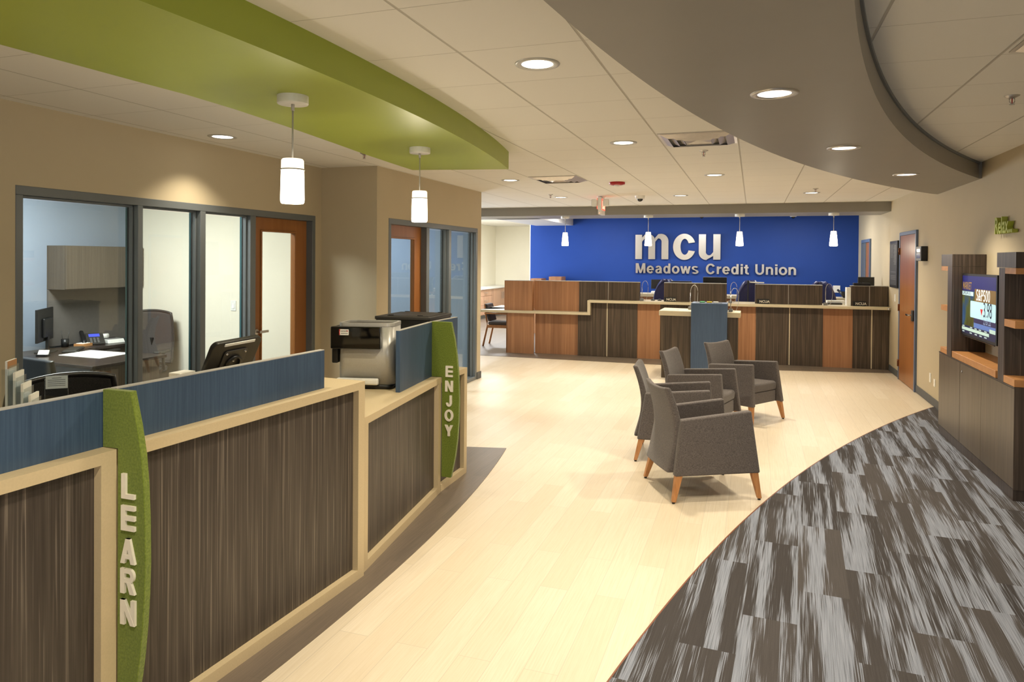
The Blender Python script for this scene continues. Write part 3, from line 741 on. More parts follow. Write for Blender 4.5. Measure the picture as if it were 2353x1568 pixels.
t = thing('reception_counter', 'tall reception counter with dark streaked panels, tan frame and blue screen, nearest', 'counter', (A0[0]-0.3, 2.2, 0))
XB, LB = counter_face(t, A0, abp(1.915), 1.08, 0.66, True, False, (0.265, 1.46), ends=(True, True))
XA, LA = counter_face(t, abp(1.862), abp(0.2), 1.08, 0.66, True, True, (-0.05, 1.66), ends=(True, True))
t = thing('service_counter', 'lower tan counter holding the silver coffee machine, beyond the tall counter', 'counter', (-2.4, 4.3, 0))
C0, C1 = (-2.199, 4.779), (-2.030, 3.400)
counter_face(t, C1 if False else C0, C1, 0.868, 0.72, True, True, (-0.02, 0.64), ends=(False, False), back=((-2.93, 4.79), (-2.69, 3.445)))
counter_face(t, (-2.206, 5.302), (-2.200, 4.79), 0.868, 0.72, True, False, (0.02, 0.53), ends=(False, False), back=((-2.93, 5.30), (-2.93, 4.79)))
obj('end_panel', MB().box(-2.92, -2.25, 5.275, 5.30, 0, .837), 'tan', t)
obj('rear_panel', MB().box(-2.92, -2.89, 4.79, 5.275, 0, .837), 'tan', t)
def fin(name, label, yf, outer, xi_low, xi_up, zl, word, tops, xc, hts):
    t = thing(name, label, 'sign', ((xi_low+outer[4][1])/2, yf, 0.12))
    pts = [(x, z) for z, x in outer] + [(xi_low, outer[-1][0]), (xi_low, zl), (xi_up, zl), (xi_up, outer[0][0])]
    obj('felt_panel', MB().prism(pts, yf, yf+0.027, 'y'), 'felt', t, bevel=0.002, seg=1)
    for ch, zt_ in zip(word, tops):
        mb = block_letter(ch, hts*0.76, hts, yf-0.009, yf)
        xs_ = [v[0] for v in mb.v]; w_ = (max(xs_)+min(xs_))/2
        mb.v = [(v[0]-w_+xc, v[1], v[2]+zt_-hts) for v in mb.v]
        obj('letter', mb, 'letter', t)
def block_letter(ch, w_, h, y0, y1):
    s = w_*0.29; mb = MB()
    if ch == 'L': mb.box(0, s, y0, y1, 0, h).box(s, w_*0.88, y0, y1, 0, s*0.85)
    elif ch == 'E':
        mb.box(0, s, y0, y1, 0, h)
        for z in (0, h/2-s*0.42, h-s*0.85): mb.box(s, w_*0.92, y0, y1, z, z+s*0.85)
    elif ch == 'A':
        mb.prism([(0, 0), (s, 0), (w_*0.5+s*0.5, h), (w_*0.5-s*0.5, h)], y0, y1, 'y')
        mb.prism([(w_*1.0-s, 0), (w_, 0), (w_*0.5+s*0.5, h), (w_*0.5-s*0.5, h)], y0-.0004, y1, 'y')
        mb.box(w_*0.26, w_*0.74, y0-.0008, y1, h*0.2, h*0.2+s*0.75)
    elif ch == 'R':
        mb.box(0, s, y0, y1, 0, h)
        o = [(s*0.9, h)] + ellarc(w_*0.62, h*0.72, w_*0.32, h*0.28, 90, -90, 16) + [(s*0.9, h*0.44)]
        i = [(s*0.9, h-s*0.8)] + ellarc(w_*0.58, h*0.72, w_*0.12, h*0.28-s*0.8, 90, -90, 16) + [(s*0.9, h*0.44+s*0.8)]
        ring_shape(mb, o, i, y0-.0004, y1)
        mb.prism([(w_*0.42, h*0.48), (w_*0.72, h*0.48), (w_*1.0, 0), (w_*1.0-s*1.15, 0)], y0-.0008, y1, 'y')
    elif ch == 'N':
        mb.box(0, s, y0, y1, 0, h).box(w_-s, w_, y0, y1, 0, h)
        mb.prism([(0, h), (s*1.05, h), (w_, 0), (w_-s*1.05, 0)], y0-.0006, y1, 'y')
    elif ch == 'J':
        mb.box(w_*0.62-s*0.2, w_*0.62+s*0.8, y0, y1, h*0.3, h)
        c = w_*0.62+s*0.8
        ring_shape(mb, ellarc(c-w_*0.37, h*0.32, w_*0.37, h*0.34, 0, -180, 18), ellarc(c-w_*0.37, h*0.32, w_*0.37-s, h*0.34-s*0.85, 0, -180, 18), y0-.0005, y1)
    elif ch == 'O':
        ring_shape(mb, ellarc(w_*0.52, h/2, w_*0.56, h*0.53, 0, 360, 36), ellarc(w_*0.52, h/2, w_*0.56-s, h*0.53-s*0.85, 0, 360, 36), y0, y1)
    elif ch == 'Y':
        mb.box(w_/2-s/2, w_/2+s/2, y0, y1, 0, h*0.45)
        mb.prism([(w_/2-s/2, h*0.38), (w_/2+s/2, h*0.48), (s*1.1, h), (-s*0.1, h)], y0-.0005, y1, 'y')
        mb.prism([(w_/2+s/2, h*0.38), (w_/2-s/2, h*0.48), (w_-s*1.1, h), (w_+s*0.1, h)], y0-.0009, y1, 'y')
    return mb
outL = [(1.285, -2.040), (1.169, -2.010), (1.065, -1.990), (.96, -1.979), (.84, -1.973), (.69, -1.971), (.57, -1.975), (.463, -1.983), (.355, -1.995), (.28, -2.007), (.12, -2.04)]
fin('sign_fin', 'bowed green felt sign fin with white letters spelling LEARN', 1.865, outL, -2.098, -2.167, 1.0805, 'LEARN', (1.0, .889, .774, .669, .56), -2.042, .087)
outE = [(1.283, -2.124), (1.157, -2.095), (1.028, -2.076), (.867, -2.061), (.705, -2.056), (.542, -2.059), (.412, -2.068), (.28, -2.085), (.12, -2.118)]
fin('sign_fin', 'bowed green felt sign fin with white letters spelling ENJOY', 4.785, outE, -2.196, -2.285, .8685, 'ENJOY', (.957, .847, .737, .628, .515), -2.134, .083)

# coffee machine
t = thing('coffee_machine', 'silver coffee machine with black glossy front on the low tan counter', 'coffee machine', (-2.516, 4.291, 0.868), math.radians(14))
def rrect(x0, x1, y0, y1, r, n=6):
    p = []
    for cx, cy, a in ((x1-r, y1-r, 0), (x0+r, y1-r, 90), (x0+r, y0+r, 180), (x1-r, y0+r, 270)):
        for i in range(n+1):
            q = math.radians(a+90*i/n); p.append((cx+r*math.cos(q), cy+r*math.sin(q)))
    return p
obj('base', MB().prism(rrect(-.195, .19, -.13, .125, .04), 0, .03, smooth=True), 'black', t, local=True)
obj('body', MB().prism(rrect(-.19, .195, -.125, .12, .05), .03, .425, smooth=True), 'silver', t, local=True)
rim_o = rrect(-.192, .197, -.127, .122, .05); rim_i = rrect(-.172, .177, -.107, .102, .04)
rm = MB()
for i in range(len(rim_o)):
    j = (i+1) % len(rim_o); rm.prism([rim_o[i], rim_o[j], rim_i[j], rim_i[i]], .425, .447)
obj('rim', rm, 'silver', t, local=True)
obj('lid', MB().prism(rim_i, .425, .434), 'darkgrey', t, local=True)
obj('front_glass', MB().box(-.225, .118, -.175, -.126, .275, .425), 'blackgloss', t, local=True, bevel=.006)
obj('dispenser', MB().box(-.235, -.192, -.12, .02, .17, .42), 'black', t, local=True, bevel=.008)
obj('drip_tray', MB().box(-.19, .1, -.165, -.125, .03, .075), 'white', t, local=True, bevel=.012)
obj('tray_grille', MB().box(-.32, -.195, -.08, .08, 0, .02), 'black', t, local=True, bevel=.004)
obj('water_line', MB().tube([(.199, .02, .05), (.225, .03, .09), (.225, .05, .14), (.2, .06, .19)], .007).box(.196, .222, -.02, .08, .04, .16), 'black', t, local=True)
st = obj('sticker', MB().prism(rrect(-.165, -.098, .368, .408, .004), -.1762, -.1757, 'y'), 'white', t, local=True)
obj('sticker_stripe', MB().prism([(-.165, .369), (-.158, .369), (-.160, .388), (-.156, .407), (-.165, .407)], -.1766, -.1761, 'y'), 'red', st, local=True)
X = Matrix.Translation((-.154, -.1764, .392))
obj('sticker_text', text_mb('aramark', .0135, .0004, X, .0003), 'gasket', st, local=True)
star = [(-.108+(.007 if k % 2 == 0 else .003)*math.sin(k*PI/5), .396+(.007 if k % 2 == 0 else .003)*math.cos(k*PI/5)) for k in range(10)]
obj('sticker_star', MB().prism(star, -.1768, -.1762, 'y'), 'red', st, local=True)
for k in (0, 1): obj('sticker_line', MB().box(-.152, -.104, -.1766, -.1762, .381-k*.005, .383-k*.005), 'gasket', st, local=True)
t = thing('beverage_cabinet', 'large black box with flat lid behind the blue screen beside the coffee machine', 'appliance', (-2.62, 5.165, .868), math.radians(4))
obj('body', MB().box(-.23, .23, -.24, .24, .0, .405), 'black', t, local=True, bevel=.004)
obj('lid', MB().box(-.235, .235, -.25, .25, .405, .430), 'darkgrey', t, local=True, bevel=.005)
obj('tray', MB().box(-.15, .2, -.2, .22, .430, .434), 'darkgrey', t, local=True)
for x, y in ((-.15, .2), (.15, .2), (.12, -.17), (-.12, -.19)): obj('latch', MB().box(x-.02, x+.02, y-.008, y+.008, .434, .439), 'black', t, local=True)

# items on the counter and behind it ------------------------------------------------
# tablet kiosk behind the screen
t = thing('tablet_stand', 'black tablet in a tilted security stand behind the blue screen', 'tablet', (-2.47, 2.86, 1.08), math.radians(-97))
Xt = Matrix.Translation((0, 0.0, .175)) @ Matrix.Rotation(math.radians(60), 4, 'X') @ Matrix.Rotation(math.radians(-3), 4, 'Z')
obj('base', MB().prism(rrect(-.09, .09, -.09, .09, .02), 0, .012).tube([(0, 0, .01), (0, -.02, .06), (0, -.015, .15)], .016), 'black', t, local=True)
obj('tablet_case', MB().prism(rrect(-.15, .15, -.108, .108, .03), -.012, .012, 'z', X=Xt), 'black', t, local=True, bevel=.004)
obj('back_plate', MB().prism(rrect(-.07, .07, -.055, .055, .015), -.020, -.012, 'z', X=Xt), 'darkgrey', t, local=True, bevel=.002)
obj('hinge_ring', MB().lathe([(.034, -.034), (.046, -.034), (.046, -.018), (.034, -.018)], X=Xt @ Matrix.Translation((0, -.02, 0)), n=24), 'black', t, local=True)
for x, y in ((-.055, .040), (.055, .040), (-.035, -.05), (.035, -.05), (.142, -.05), (0, -.01)):
    obj('screw', MB().lathe([(0, -.026), (.005, -.026), (.006, -.018)], X=Xt @ Matrix.Translation((x, y, 0)), n=12), 'chrome', t, local=True)
obj('card_edge', MB().box(-.10, .085, .086, .100, -.0165, -.0125, Xt), 'paper', t, local=True)

# brochure holder, acrylic sign at far left behind screen
t = thing('brochure_holder', 'clear acrylic brochure holder with leaflets at the left edge behind the screen', 'brochure holder', (-2.72, 1.985, 1.08), math.radians(126))
for k in range(4):
    y = -.045+k*.026; zt_ = .13+.045*k
    obj('pocket', MB().box(-.052, .052, y, y+.002, 0, zt_-.02).box(-.052, -.050, y, y+.024, 0, zt_-.03).box(.050, .052, y, y+.024, 0, zt_-.03), 'acrylic', t, local=True)
    obj('leaflets', MB().box(-.046, .046, y+.006, y+.014, .005, zt_), 'paper', t, local=True)
obj('leaflet_header', MB().box(-.046, .046, .038, .0392, .235, .264), 'shelfwood', t, local=True)
tag(obj('note_pad', MB().box(-2.64, -2.57, 2.63, 2.73, 1.0801, 1.20), 'paper', bevel=.003, seg=1), 'small white block of note paper just left of the tablet stand, behind the blue screen', 'note pad')
t = thing('sign_holder', 'small acrylic sign holder with printed notice beside the brochures', 'sign holder', (-2.60, 2.03, 1.08), math.radians(42))
obj('notice', MB().box(-.037, .037, 0, .002, .150, .200), 'paper', t, local=True)
obj('acrylic_plate', MB().box(-.039, .039, -.003, -.001, .0, .202).box(-.039, .039, -.003, .04, 0, .004), 'acrylic', t, local=True)
for k in range(5): obj('print_line', MB().box(-.03 if k else -.016, .03 if k else .016, -.0006, -.0001, .191-k*.0075, .193-k*.0075), 'grey', t, local=True)
# mesh task chair behind reception counter
def mesh_chair(loc, rz, label, mat, topz, wid=.27, arms=True):
    t = thing('task_chair', label, 'office chair', loc, rz)
    def back(u, v):
        x = (u-.5)*2*wid*(1-.12*v**3); z = .52+(topz-.52)*v
        z -= .03*abs(u-.5)**2*4*v
        y = .22+.05*(1-(2*u-1)**2)*.8+.06*math.sin(v*PI)*.4+.05*v
        return (x, y, z)
    obj('backrest', MB().grid(back, 16, 14), mat, t, local=True, solid=.012)
    rim = [back(i/16, 0) for i in range(17)] + [back(1, j/14) for j in range(1, 15)] + [back(1-i/16, 1) for i in range(1, 17)] + [back(0, 1-j/14) for j in range(1, 15)]
    obj('back_frame', MB().tube(rim, .014, 8), 'darkgrey' if mat == 'meshgrey' else 'black', t, local=True)
    obj('seat', MB().prism(rrect(-.25, .25, -.25, .22, .07), .43, .50, smooth=True), 'black', t, local=True, bevel=.02)
    obj('spine', MB().tube([(0, .1, .42), (0, .27, .45), (0, .30, .62), (0, .29, .8)], .022), 'black', t, local=True)
    obj('gas_post', MB().tube([(0, 0, .09), (0, 0, .43)], .028), 'black', t, local=True)
    for k in range(5):
        a = k*2*PI/5; lg = obj('base_leg', MB().tube([(0, 0, .10), (.28*math.cos(a), .28*math.sin(a), .065)], .022, 8, r2=.014), 'black', t, local=True)
        obj('caster', MB().lathe([(0, -.012), (.027, -.012), (.027, .012), (0, .012)], X=Matrix.Translation((.28*math.cos(a), .28*math.sin(a), .031)) @ Matrix.Rotation(PI/2, 4, 'X'), n=16), 'black', lg, local=True)
    if arms:
        for s in (-1, 1):
            ar = obj('armrest', MB().prism(rrect(s*.29-.045, s*.29+.045, -.16, .10, .03), .665, .695, smooth=True), 'darkgrey', t, local=True, bevel=.01)
            obj('arm_post', MB().tube([(s*.23, .0, .44), (s*.29, .0, .48), (s*.29, -.01, .67)], .02), 'darkgrey', ar, local=True)
    return t
mesh_chair((-2.98, 2.50, 0), math.radians(75), 'black mesh task chair behind the tall reception counter, its curved top showing over the screen', 'mesh', 1.155, arms=False)

# ------------------------------------------------------------------ office behind the glass
M['officewood'] = woodgrain('office_cabinet_laminate', [(0.28, lin((78, 70, 60))), (0.72, lin((98, 88, 76)))], 90, 1.5, 0.4)
t = thing('overhead_cabinet', 'taupe wall cabinet hung on the light blue office wall', 'cabinet', (-7.18, 6.1, 1.39))
obj('body', MB().box(-7.288, -7.02, 5.575, 6.585, 1.39, 1.868), 'officewood', t)
for a, b in ((5.578, 6.33), (6.335, 6.582)):
    d = obj('door', MB().box(-7.018, -7.0, a, b, 1.395, 1.865), 'officewood', t, bevel=.002, seg=1)
obj('lock', MB().lathe([(0, 0), (.012, 0), (.012, .006), (0, .006)], X=Matrix.Translation((-7.0, 6.37, 1.50)) @ Matrix.Rotation(PI/2, 4, 'Y'), n=16), 'chrome', t)
obj('tackboard', MB().box(-7.288, -7.265, 5.575, 6.585, .76, 1.385), plain('grey_tackboard', (92, 88, 84), .9), t)
t = thing('office_desk', 'L-shaped espresso office desk with return under the wall cabinet', 'desk', (-6.6, 5.2, 0))
obj('desktop', MB().prism([(-7.262, 4.95), (-5.70, 4.80), (-5.72, 5.68), (-6.88, 5.68), (-6.88, 6.58), (-7.262, 6.58)], .715, .745), 'espresso', t, bevel=.003, seg=1)
obj('desk_leg', MB().box(-5.80, -5.76, 4.86, 5.62, 0.004, .715), 'greywood', t)
obj('modesty_panel', MB().prism([(-7.2, 5.02), (-5.80, 4.89), (-5.80, 4.91), (-7.2, 5.04)], .1, .715), plain('grey_modesty', (96, 102, 114), .6), t)
obj('pedestal', MB().box(-7.25, -6.92, 5.95, 6.56, 0.004, .714), 'greywood', t)
t = thing('desktop_monitor', 'black computer monitor seen from behind on the office desk', 'monitor', (-7.00, 5.33, .745), math.radians(-52))
obj('screen', MB().box(-.27, .27, -.012, .012, .12, .46), 'black', t, local=True, bevel=.004)
obj('rear_cover', MB().box(-.13, .13, .012, .04, .16, .36), 'black', t, local=True, bevel=.01)
obj('stand', MB().box(-.025, .025, .015, .04, .01, .2).prism(rrect(-.13, .13, -.07, .10, .04), 0, .012), 'black', t, local=True)
t = thing('desk_phone', 'black desk phone with blue display on the desk return', 'telephone', (-7.12, 5.99, .745), math.radians(60))
Xp = Matrix.Translation((0, 0, .06)) @ Matrix.Rotation(math.radians(35), 4, 'X')
obj('body', MB().box(-.06, .12, -.09, .10, -.012, .012, Xp), 'darkgrey', t, local=True, bevel=.006)
obj('display', MB().box(-.03, .08, .03, .08, .012, .014, Xp), emitter('phone_display', (70, 80, 190), .8), t, local=True)
obj('handset', MB().tube([(-.09, -.10, .0), (-.09, -.05, .055), (-.09, .05, .115), (-.09, .11, .14)], .022), 'black', t, local=True)
for i in range(3):
    for j in range(4): obj('key', MB().box(-.025+i*.035, -.005+i*.035, -.07+j*.022, -.058+j*.022, .012, .016, Xp), 'grey', t, local=True)
t = thing('calculator', 'white printing calculator with paper roll beside the desk phone', 'calculator', (-7.12, 6.24, .745), math.radians(78))
obj('body', MB().taper((0, 0, 0), .2, .24, (0, .01, .045), .19, .21), 'white', t, local=True, bevel=.006)
obj('display', MB().box(-.08, .08, .04, .075, .046, .052), 'blackgloss', t, local=True)
obj('paper_roll', MB().tube([(-.05, .12, .07), (.03, .12, .07)], .026, 14), 'paper', t, local=True)
obj('keypad', MB().box(-.08, .08, -.09, .02, .045, .049), 'grey', t, local=True)
t = thing('keyboard', 'black keyboard lying on the office desk', 'keyboard', (-6.86, 5.55, .745), math.radians(-50))
obj('body', MB().box(-.2, .2, -.07, .07, 0, .016), 'black', t, local=True, bevel=.004)
obj('keys', MB().box(-.19, .19, -.06, .06, .016, .022), 'darkgrey', t, local=True, bevel=.003)
tag(obj('paper_sheet', MB().prism([(-6.66, 5.22), (-6.08, 5.20), (-6.12, 5.60), (-6.70, 5.62)], .745, .749), 'paper'), 'large white desk pad sheet lying on the office desk', 'paper')
t = thing('card_holder', 'small black holder with white business cards on the office desk', 'card holder', (-6.73, 5.11, .745), math.radians(20))
obj('holder', MB().box(-.055, .055, -.03, .03, 0, .02), 'black', t, local=True, bevel=.003)
obj('cards', MB().taper((0, -.005, .012), .1, .02, (0, .02, .06), .1, .012), 'paper', t, local=True)
t = thing('note_tray', 'small wooden note tray with pale slips on the desk corner', 'tray', (-7.10, 5.86, .745), math.radians(10))
obj('tray', MB().box(-.06, .06, -.07, .07, 0, .03), 'shelfwood', t, local=True, bevel=.002)
obj('slips', MB().box(-.045, .045, -.05, .05, .03, .036), 'paper', t, local=True)
t = thing('pen_cup', 'dark pen cup with two pens behind the monitor', 'pen cup', (-7.20, 5.72, .745))
obj('cup', MB().lathe([(0, 0), (.035, 0), (.038, .09), (.032, .09), (.03, .01), (0, .01)], n=20), 'black', t, local=True)
for a in (0.02, -.015): obj('pen', MB().tube([(0, a, .02), (a, a*2, .18)], .004, 6), 'darkgrey', t, local=True)
mesh_chair((-6.58, 6.12, .004), math.radians(18), 'grey mesh office chair with black frame and armrests behind the office desk', 'meshgrey', 1.12)
def guest_chair(loc, rz, label):
    t = thing('guest_chair', label, 'chair', loc, rz)
    obj('seat', MB().box(-.24, .24, -.24, .24, .40, .48), 'black', t, local=True, bevel=.03)
    obj('backrest', MB().prism([(.20, .46), (.25, .46), (.33, .92), (.29, .93)], -.23, .23, 'x'), 'black', t, local=True, bevel=.012)
    for sx in (-1, 1):
        for y0, y1 in ((-.22, -.21), (.22, .27)): obj('leg', MB().tube([(sx*.22, y0, .42), (sx*.22, y1, 0)], .016), 'woodleg', t, local=True)
    return t
guest_chair((-5.35, 4.35, .004), math.radians(170), 'black guest chair in front of the office desk, mostly hidden by the counter')
t = thing('light_switch', 'white light switch on the cream office wall between glass panes', 'switch', (-5.668, 6.6, 1.195))
obj('plate', MB().box(-5.705, -5.631, 6.592, 6.6, 1.137, 1.253), 'white', t, bevel=.002)
obj('rocker', MB().box(-5.685, -5.651, 6.587, 6.592, 1.165, 1.225), 'paper', t, bevel=.001)

# ------------------------------------------------------------------ lounge armchairs
def armchair(loc, rz, label):
    t = thing('armchair', label, 'armchair', loc, rz, 'charcoal lounge armchairs')
    # forward is +x, width along y
    body = MB()
    body.box(-.25, .275, -.225, .225, .20, .33)
    obj('seat_base', body, 'fabric', t, local=True, bevel=.012)
    obj('seat_cushion', MB().prism([(-.24, .33), (.283, .33), (.292, .40), (.275, .428), (-.24, .405)], -.222, .222, 'y'), 'fabric', t, local=True, bevel=.018, seg=3)
    for s in (-1, 1):
        # side panel: trapezoid, wider and splayed at the bottom
        th = .058
        def P(x, z, o): return (x, s*((.302-.045*(z-.19)/.45) - (th if o else 0)), z)
        prof = [(-.325, .19), (.335, .195), (.285, .645), (-.262, .592)]
        vs = [P(x, z, 0) for x, z in prof] + [P(x, z, 1) for x, z in prof]
        mb = MB().add(vs, [(0, 1, 2, 3), (7, 6, 5, 4), (0, 4, 5, 1), (1, 5, 6, 2), (2, 6, 7, 3), (3, 7, 4, 0)])
        obj('arm', mb, 'fabric', t, local=True, bevel=.014, seg=3)
    def bk(u, v, off):
        y = (u-.5)*2*(.232-.012*v)
        z = .20+.625*v - .018*(1-(2*u-1)**2)*v
        x = -.268 - .022*max(0, (.35-v)/.35)**1.2 + .035*math.sin(min(1, v)*PI)*.8 - .075*max(0, v-.45)**1.6*2.2
        x -= off*.07*(1-.35*v) + .018*(1-(2*u-1)**2)*(1 if off < .5 else .6)
        return (x, y, z)
    nu, nv = 10, 14
    mb = MB(); vs = []
    for off in (0, 1):
        for j in range(nv+1):
            for i in range(nu+1): vs.append(bk(i/nu, j/nv, off))
    N = (nu+1)*(nv+1); fs = []
    for j in range(nv):
        for i in range(nu):
            a = j*(nu+1)+i; fs.append((a, a+1, a+nu+2, a+nu+1)); fs.append((N+a+nu+1, N+a+nu+2, N+a+1, N+a))
    for i in range(nu):
        fs.append((N+i, N+i+1, i+1, i)); a = nv*(nu+1)+i; fs.append((a, a+1, N+a+1, N+a))
    for j in range(nv):
        a = j*(nu+1); fs.append((a, a+nu+1, N+a+nu+1, N+a)); a += nu; fs.append((N+a, N+a+nu+1, a+nu+1, a))
    mb.add(vs, fs, True)
    obj('backrest', mb, 'fabric', t, local=True, bevel=.016, seg=3)
    for sx, xx, xt in ((1, .325, .295), (-1, -.335, -.285)):
        for s in (-1, 1):
            lg = obj('leg', MB().taper((xx, s*.300, .012), .030, .030, (xt, s*.268, .205), .052, .050), 'woodleg', t, local=True, bevel=.004)
            obj('foot_glide', MB().lathe([(0, 0), (.011, 0), (.011, .014), (0, .014)], c=(xx, s*.300, 0), n=14), 'black', lg, local=True)
    return t
a0 = armchair((-.367, 5.57, .0), math.radians(27.5), 'nearest charcoal armchair, seen from behind with its side toward the carpet')
dup(a0, (-.635, 6.443, 0), math.radians(3), 'leftmost charcoal armchair, right behind the nearest one')
dup(a0, (-.497, 7.444, 0), math.radians(-15), 'charcoal armchair in front of the dark kiosk, second farthest of four')
dup(a0, (-.102, 8.287, 0), math.radians(-33.4), 'farthest charcoal armchair, its seat front facing right')

# ------------------------------------------------------------------ writing kiosk
t = thing('writing_kiosk', 'dark check-writing kiosk with cream top and blue panel behind the armchairs', 'kiosk', (-.74, 10.9, 0))
obj('body', MB().box(-1.287, -.20, 10.65, 11.05, 0.0, .935), 'tellerwood', t)
obj('top', MB().prism([(-1.325, 10.62), (-.165, 10.62), (-.165, 11.10), (-1.325, 11.30)], .935, 1.008), 'ledge', t, bevel=.003, seg=1)
pn = obj('blue_panel', MB().box(-.845, -.345, 10.46, 10.85, 0.0, 1.142), 'kioskblue', t, bevel=.002, seg=1)
obj('slot', MB().box(-.79, -.42, 10.56, 10.74, 1.142, 1.144), 'black', pn)
for x, c in ((-.70, (90, 170, 120)), (-.60, (230, 190, 60)), (-.51, (220, 222, 225))):
    tag(obj('form_pad', MB().box(x-.035, x+.035, 10.60, 10.70, 1.1445, 1.158), plain('form_pad_%d' % c[0], c, .8)),
        {90: 'green pad of slips in the slot on top of the blue kiosk panel', 230: 'yellow pad of slips in the slot on top of the blue kiosk panel', 220: 'white pad of slips in the slot on top of the blue kiosk panel'}[c[0]], 'paper pad', 'slip pads in the kiosk slot')
obj('cable_hole', MB().lathe([(.0, 0.0), (.014, 0.0), (.016, .001)], c=(-1.07, 10.85, 1.0085), n=16), 'black', t)
def pen_stand(loc, rz, label, s=1.0):
    t = thing('counter_pen', label, 'pen', loc, rz, 'counter pens on cords')
    obj('base', MB().box(-.03, .03, -.03, .03, 0, .035*s), 'grey', t, local=True, bevel=.004)
    obj('pen', MB().tube([(0, 0, .035*s), (0, 0, .20*s)], .006, 8), 'chrome', t, local=True)
    pts = [(0, 0, .20*s)] + [(.055-.055*math.cos(a), .01*math.sin(a), (.20+.09*math.sin(a))*s) for a in [i*PI/10 for i in range(1, 11)]] + [(.105, .01, .10*s), (.08, 0, .03), (.04, 0, .004)]
    obj('cord', MB().tube(pts, .0035, 6), 'silver', t, local=True)
pen_stand((-.305, 10.80, 1.008), 0, 'counter pen with looping cord on the right end of the kiosk top', 1.2)
pen_stand((-.90, 11.0, 1.008), 0, 'counter pen with looping cord left of the blue kiosk panel', 1.3)

# ------------------------------------------------------------------ teller counter
TA, TB = (-3.82, 12.47), (2.097, 12.748)
XT, LT = seg(TA, TB)
t = thing('teller_counter', 'long teller counter of alternating dark and warm wood panels with stepped cream ledge', 'counter', (-.9, 12.8, 0))
bounds = [(-.555, -.02, 'warmwood', -.05), (-.02, .80, 'warmwood', .06), (.80, 1.873, 'tellerwood', 0), (1.873, 2.277, 'warmwood', .012), (2.277, 3.42, 'tellerwood', 0),
          (3.42, 3.88, 'warmwood', .012), (3.88, 4.935, 'tellerwood', 0), (4.935, 5.39, 'warmwood', .012), (5.39, LT, 'tellerwood', 0)]
for i, (a, b, m, o) in enumerate(bounds):
    top = .76 if i < 2 else .985
    if i == 2:
        obj('panel', MB().prism([(a, .008), (b, .008), (b, .985), (1.03, .985), (1.03, .76), (a, .76)], o, o+.03, 'y', X=XT), m, t)
    else: obj('panel', MB().box(a+.001, b-.001, o, o+.03, .003, top, XT), m, t)
for x in (1.335, 4.415, 5.67): obj('seam_strip', MB().box(x-.008, x+.008, -.004, .004, .012, .985, XT), 'ledge', t)
obj('toe_kick', MB().box(-.5, LT, .095, .12, 0, .01, XT).box(.8, LT-.01, .04, .06, 0.0, .09, XT), 'black', t)
obj('end_side', MB().box(-.555, -.53, -.05, .35, .008, .76, XT), 'warmwood', t)
led = MB().prism([(-1.06, .757), (1.045, .757), (1.045, .983), (LT, .983), (LT, 1.027), (.99, 1.027), (.99, .803), (-1.06, .803)], -.11, .60, 'y', X=XT)
obj('ledge', led, 'ledge', t, bevel=.003, seg=1)
obj('ledge_wing', MB().prism([(-1.06, .0), (-1.06, 1.25), (-.45, 1.25), (-.45, .6)], .757, .803, 'z', X=XT), 'ledge', t)
up = [(-.60, -.06, 'warmwood', -.03, .804), (-.06, .80, 'warmwood', .14, .804), (.80, 1.90, 'tellerwood', .10, 1.028), (2.33, 3.40, 'tellerwood', .10, 1.028),
      (3.87, 4.935, 'tellerwood', .10, 1.028), (5.375, LT, 'tellerwood', .10, 1.028)]
for i, (a, b, m, o, z0) in enumerate(up):
    if i == 2: mb = MB().prism([(a, .804), (.985, .804), (.985, 1.028), (b, 1.028), (b, 1.355), (a, 1.355)], o, o+.16, 'y', X=XT)
    else: mb = MB().box(a, b, o, o+.16, z0, 1.355, XT)
    sc_ = obj('privacy_box', mb, m, t)
    obj('cap', MB().box(a, b, o, o+.16, 1.355, 1.363, XT), 'blade', sc_)
    if m == 'tellerwood': obj('seam', MB().box((a+b)/2-.004 if i > 2 else 1.331, (a+b)/2+.004 if i > 2 else 1.339, o-.002, o, z0 if i != 2 else 1.03, 1.355, XT), 'blade', sc_)
obj('inner_worktop', MB().box(1.05, LT, .60, .95, .72, .745, XT), 'ledge', t)
obj('grommet', MB().lathe([(0, 0), (.02, 0), (.02, .02), (0, .02)], X=XT @ Matrix.Translation((LT-.03, -.11, 1.0)) @ Matrix.Rotation(PI/2, 4, 'X'), n=14), 'steel', t)
obj('end_leg', MB().box(LT-.04, LT, .03, .6, .0, .98, XT), 'tellerwood', t)
def ncua(x, label):
    o = thing('deposit_sign', label, 'sign', XT @ Vector((x+.09, .06, 1.028)), 0, 'NCUA signs on the teller counter')
    obj('plate', MB().box(x, x+.19, .07, .095, 1.028, 1.105, XT), 'gasket', o)
    obj('lettering', text_mb('NCUA', .058, .002, XT @ Matrix.Translation((x+.035, .069, 1.048)), .0012), 'letter', o)
ncua(2.34, 'black NCUA sign at the teller box behind the kiosk')
ncua(3.90, 'black NCUA sign at the wide teller box right of the kiosk')
ncua(5.40, 'black NCUA sign at the last teller box by the right wall')
for x, lb in ((1.945, 'chrome counter pen at the end of the left dark privacy box'), (3.46, 'counter pen with looping cord on the teller ledge behind the kiosk'), (4.98, 'counter pen at the right end of the wide teller box')):
    p = XT @ Vector((x, .08, 1.027)); pen_stand(p, 0, lb, 1.25)
# back counter
t = thing('back_counter', 'cream-topped back counter with warm wood front behind the tellers', 'counter', (-.7, 15.2, 0))
obj('cabinet', MB().box(-3.3, 2.09, 14.95, 15.5, .004, .99), 'warmwood', t)
obj('top', MB().box(-3.33, 2.095, 14.92, 15.53, .99, 1.05), 'ledge', t)
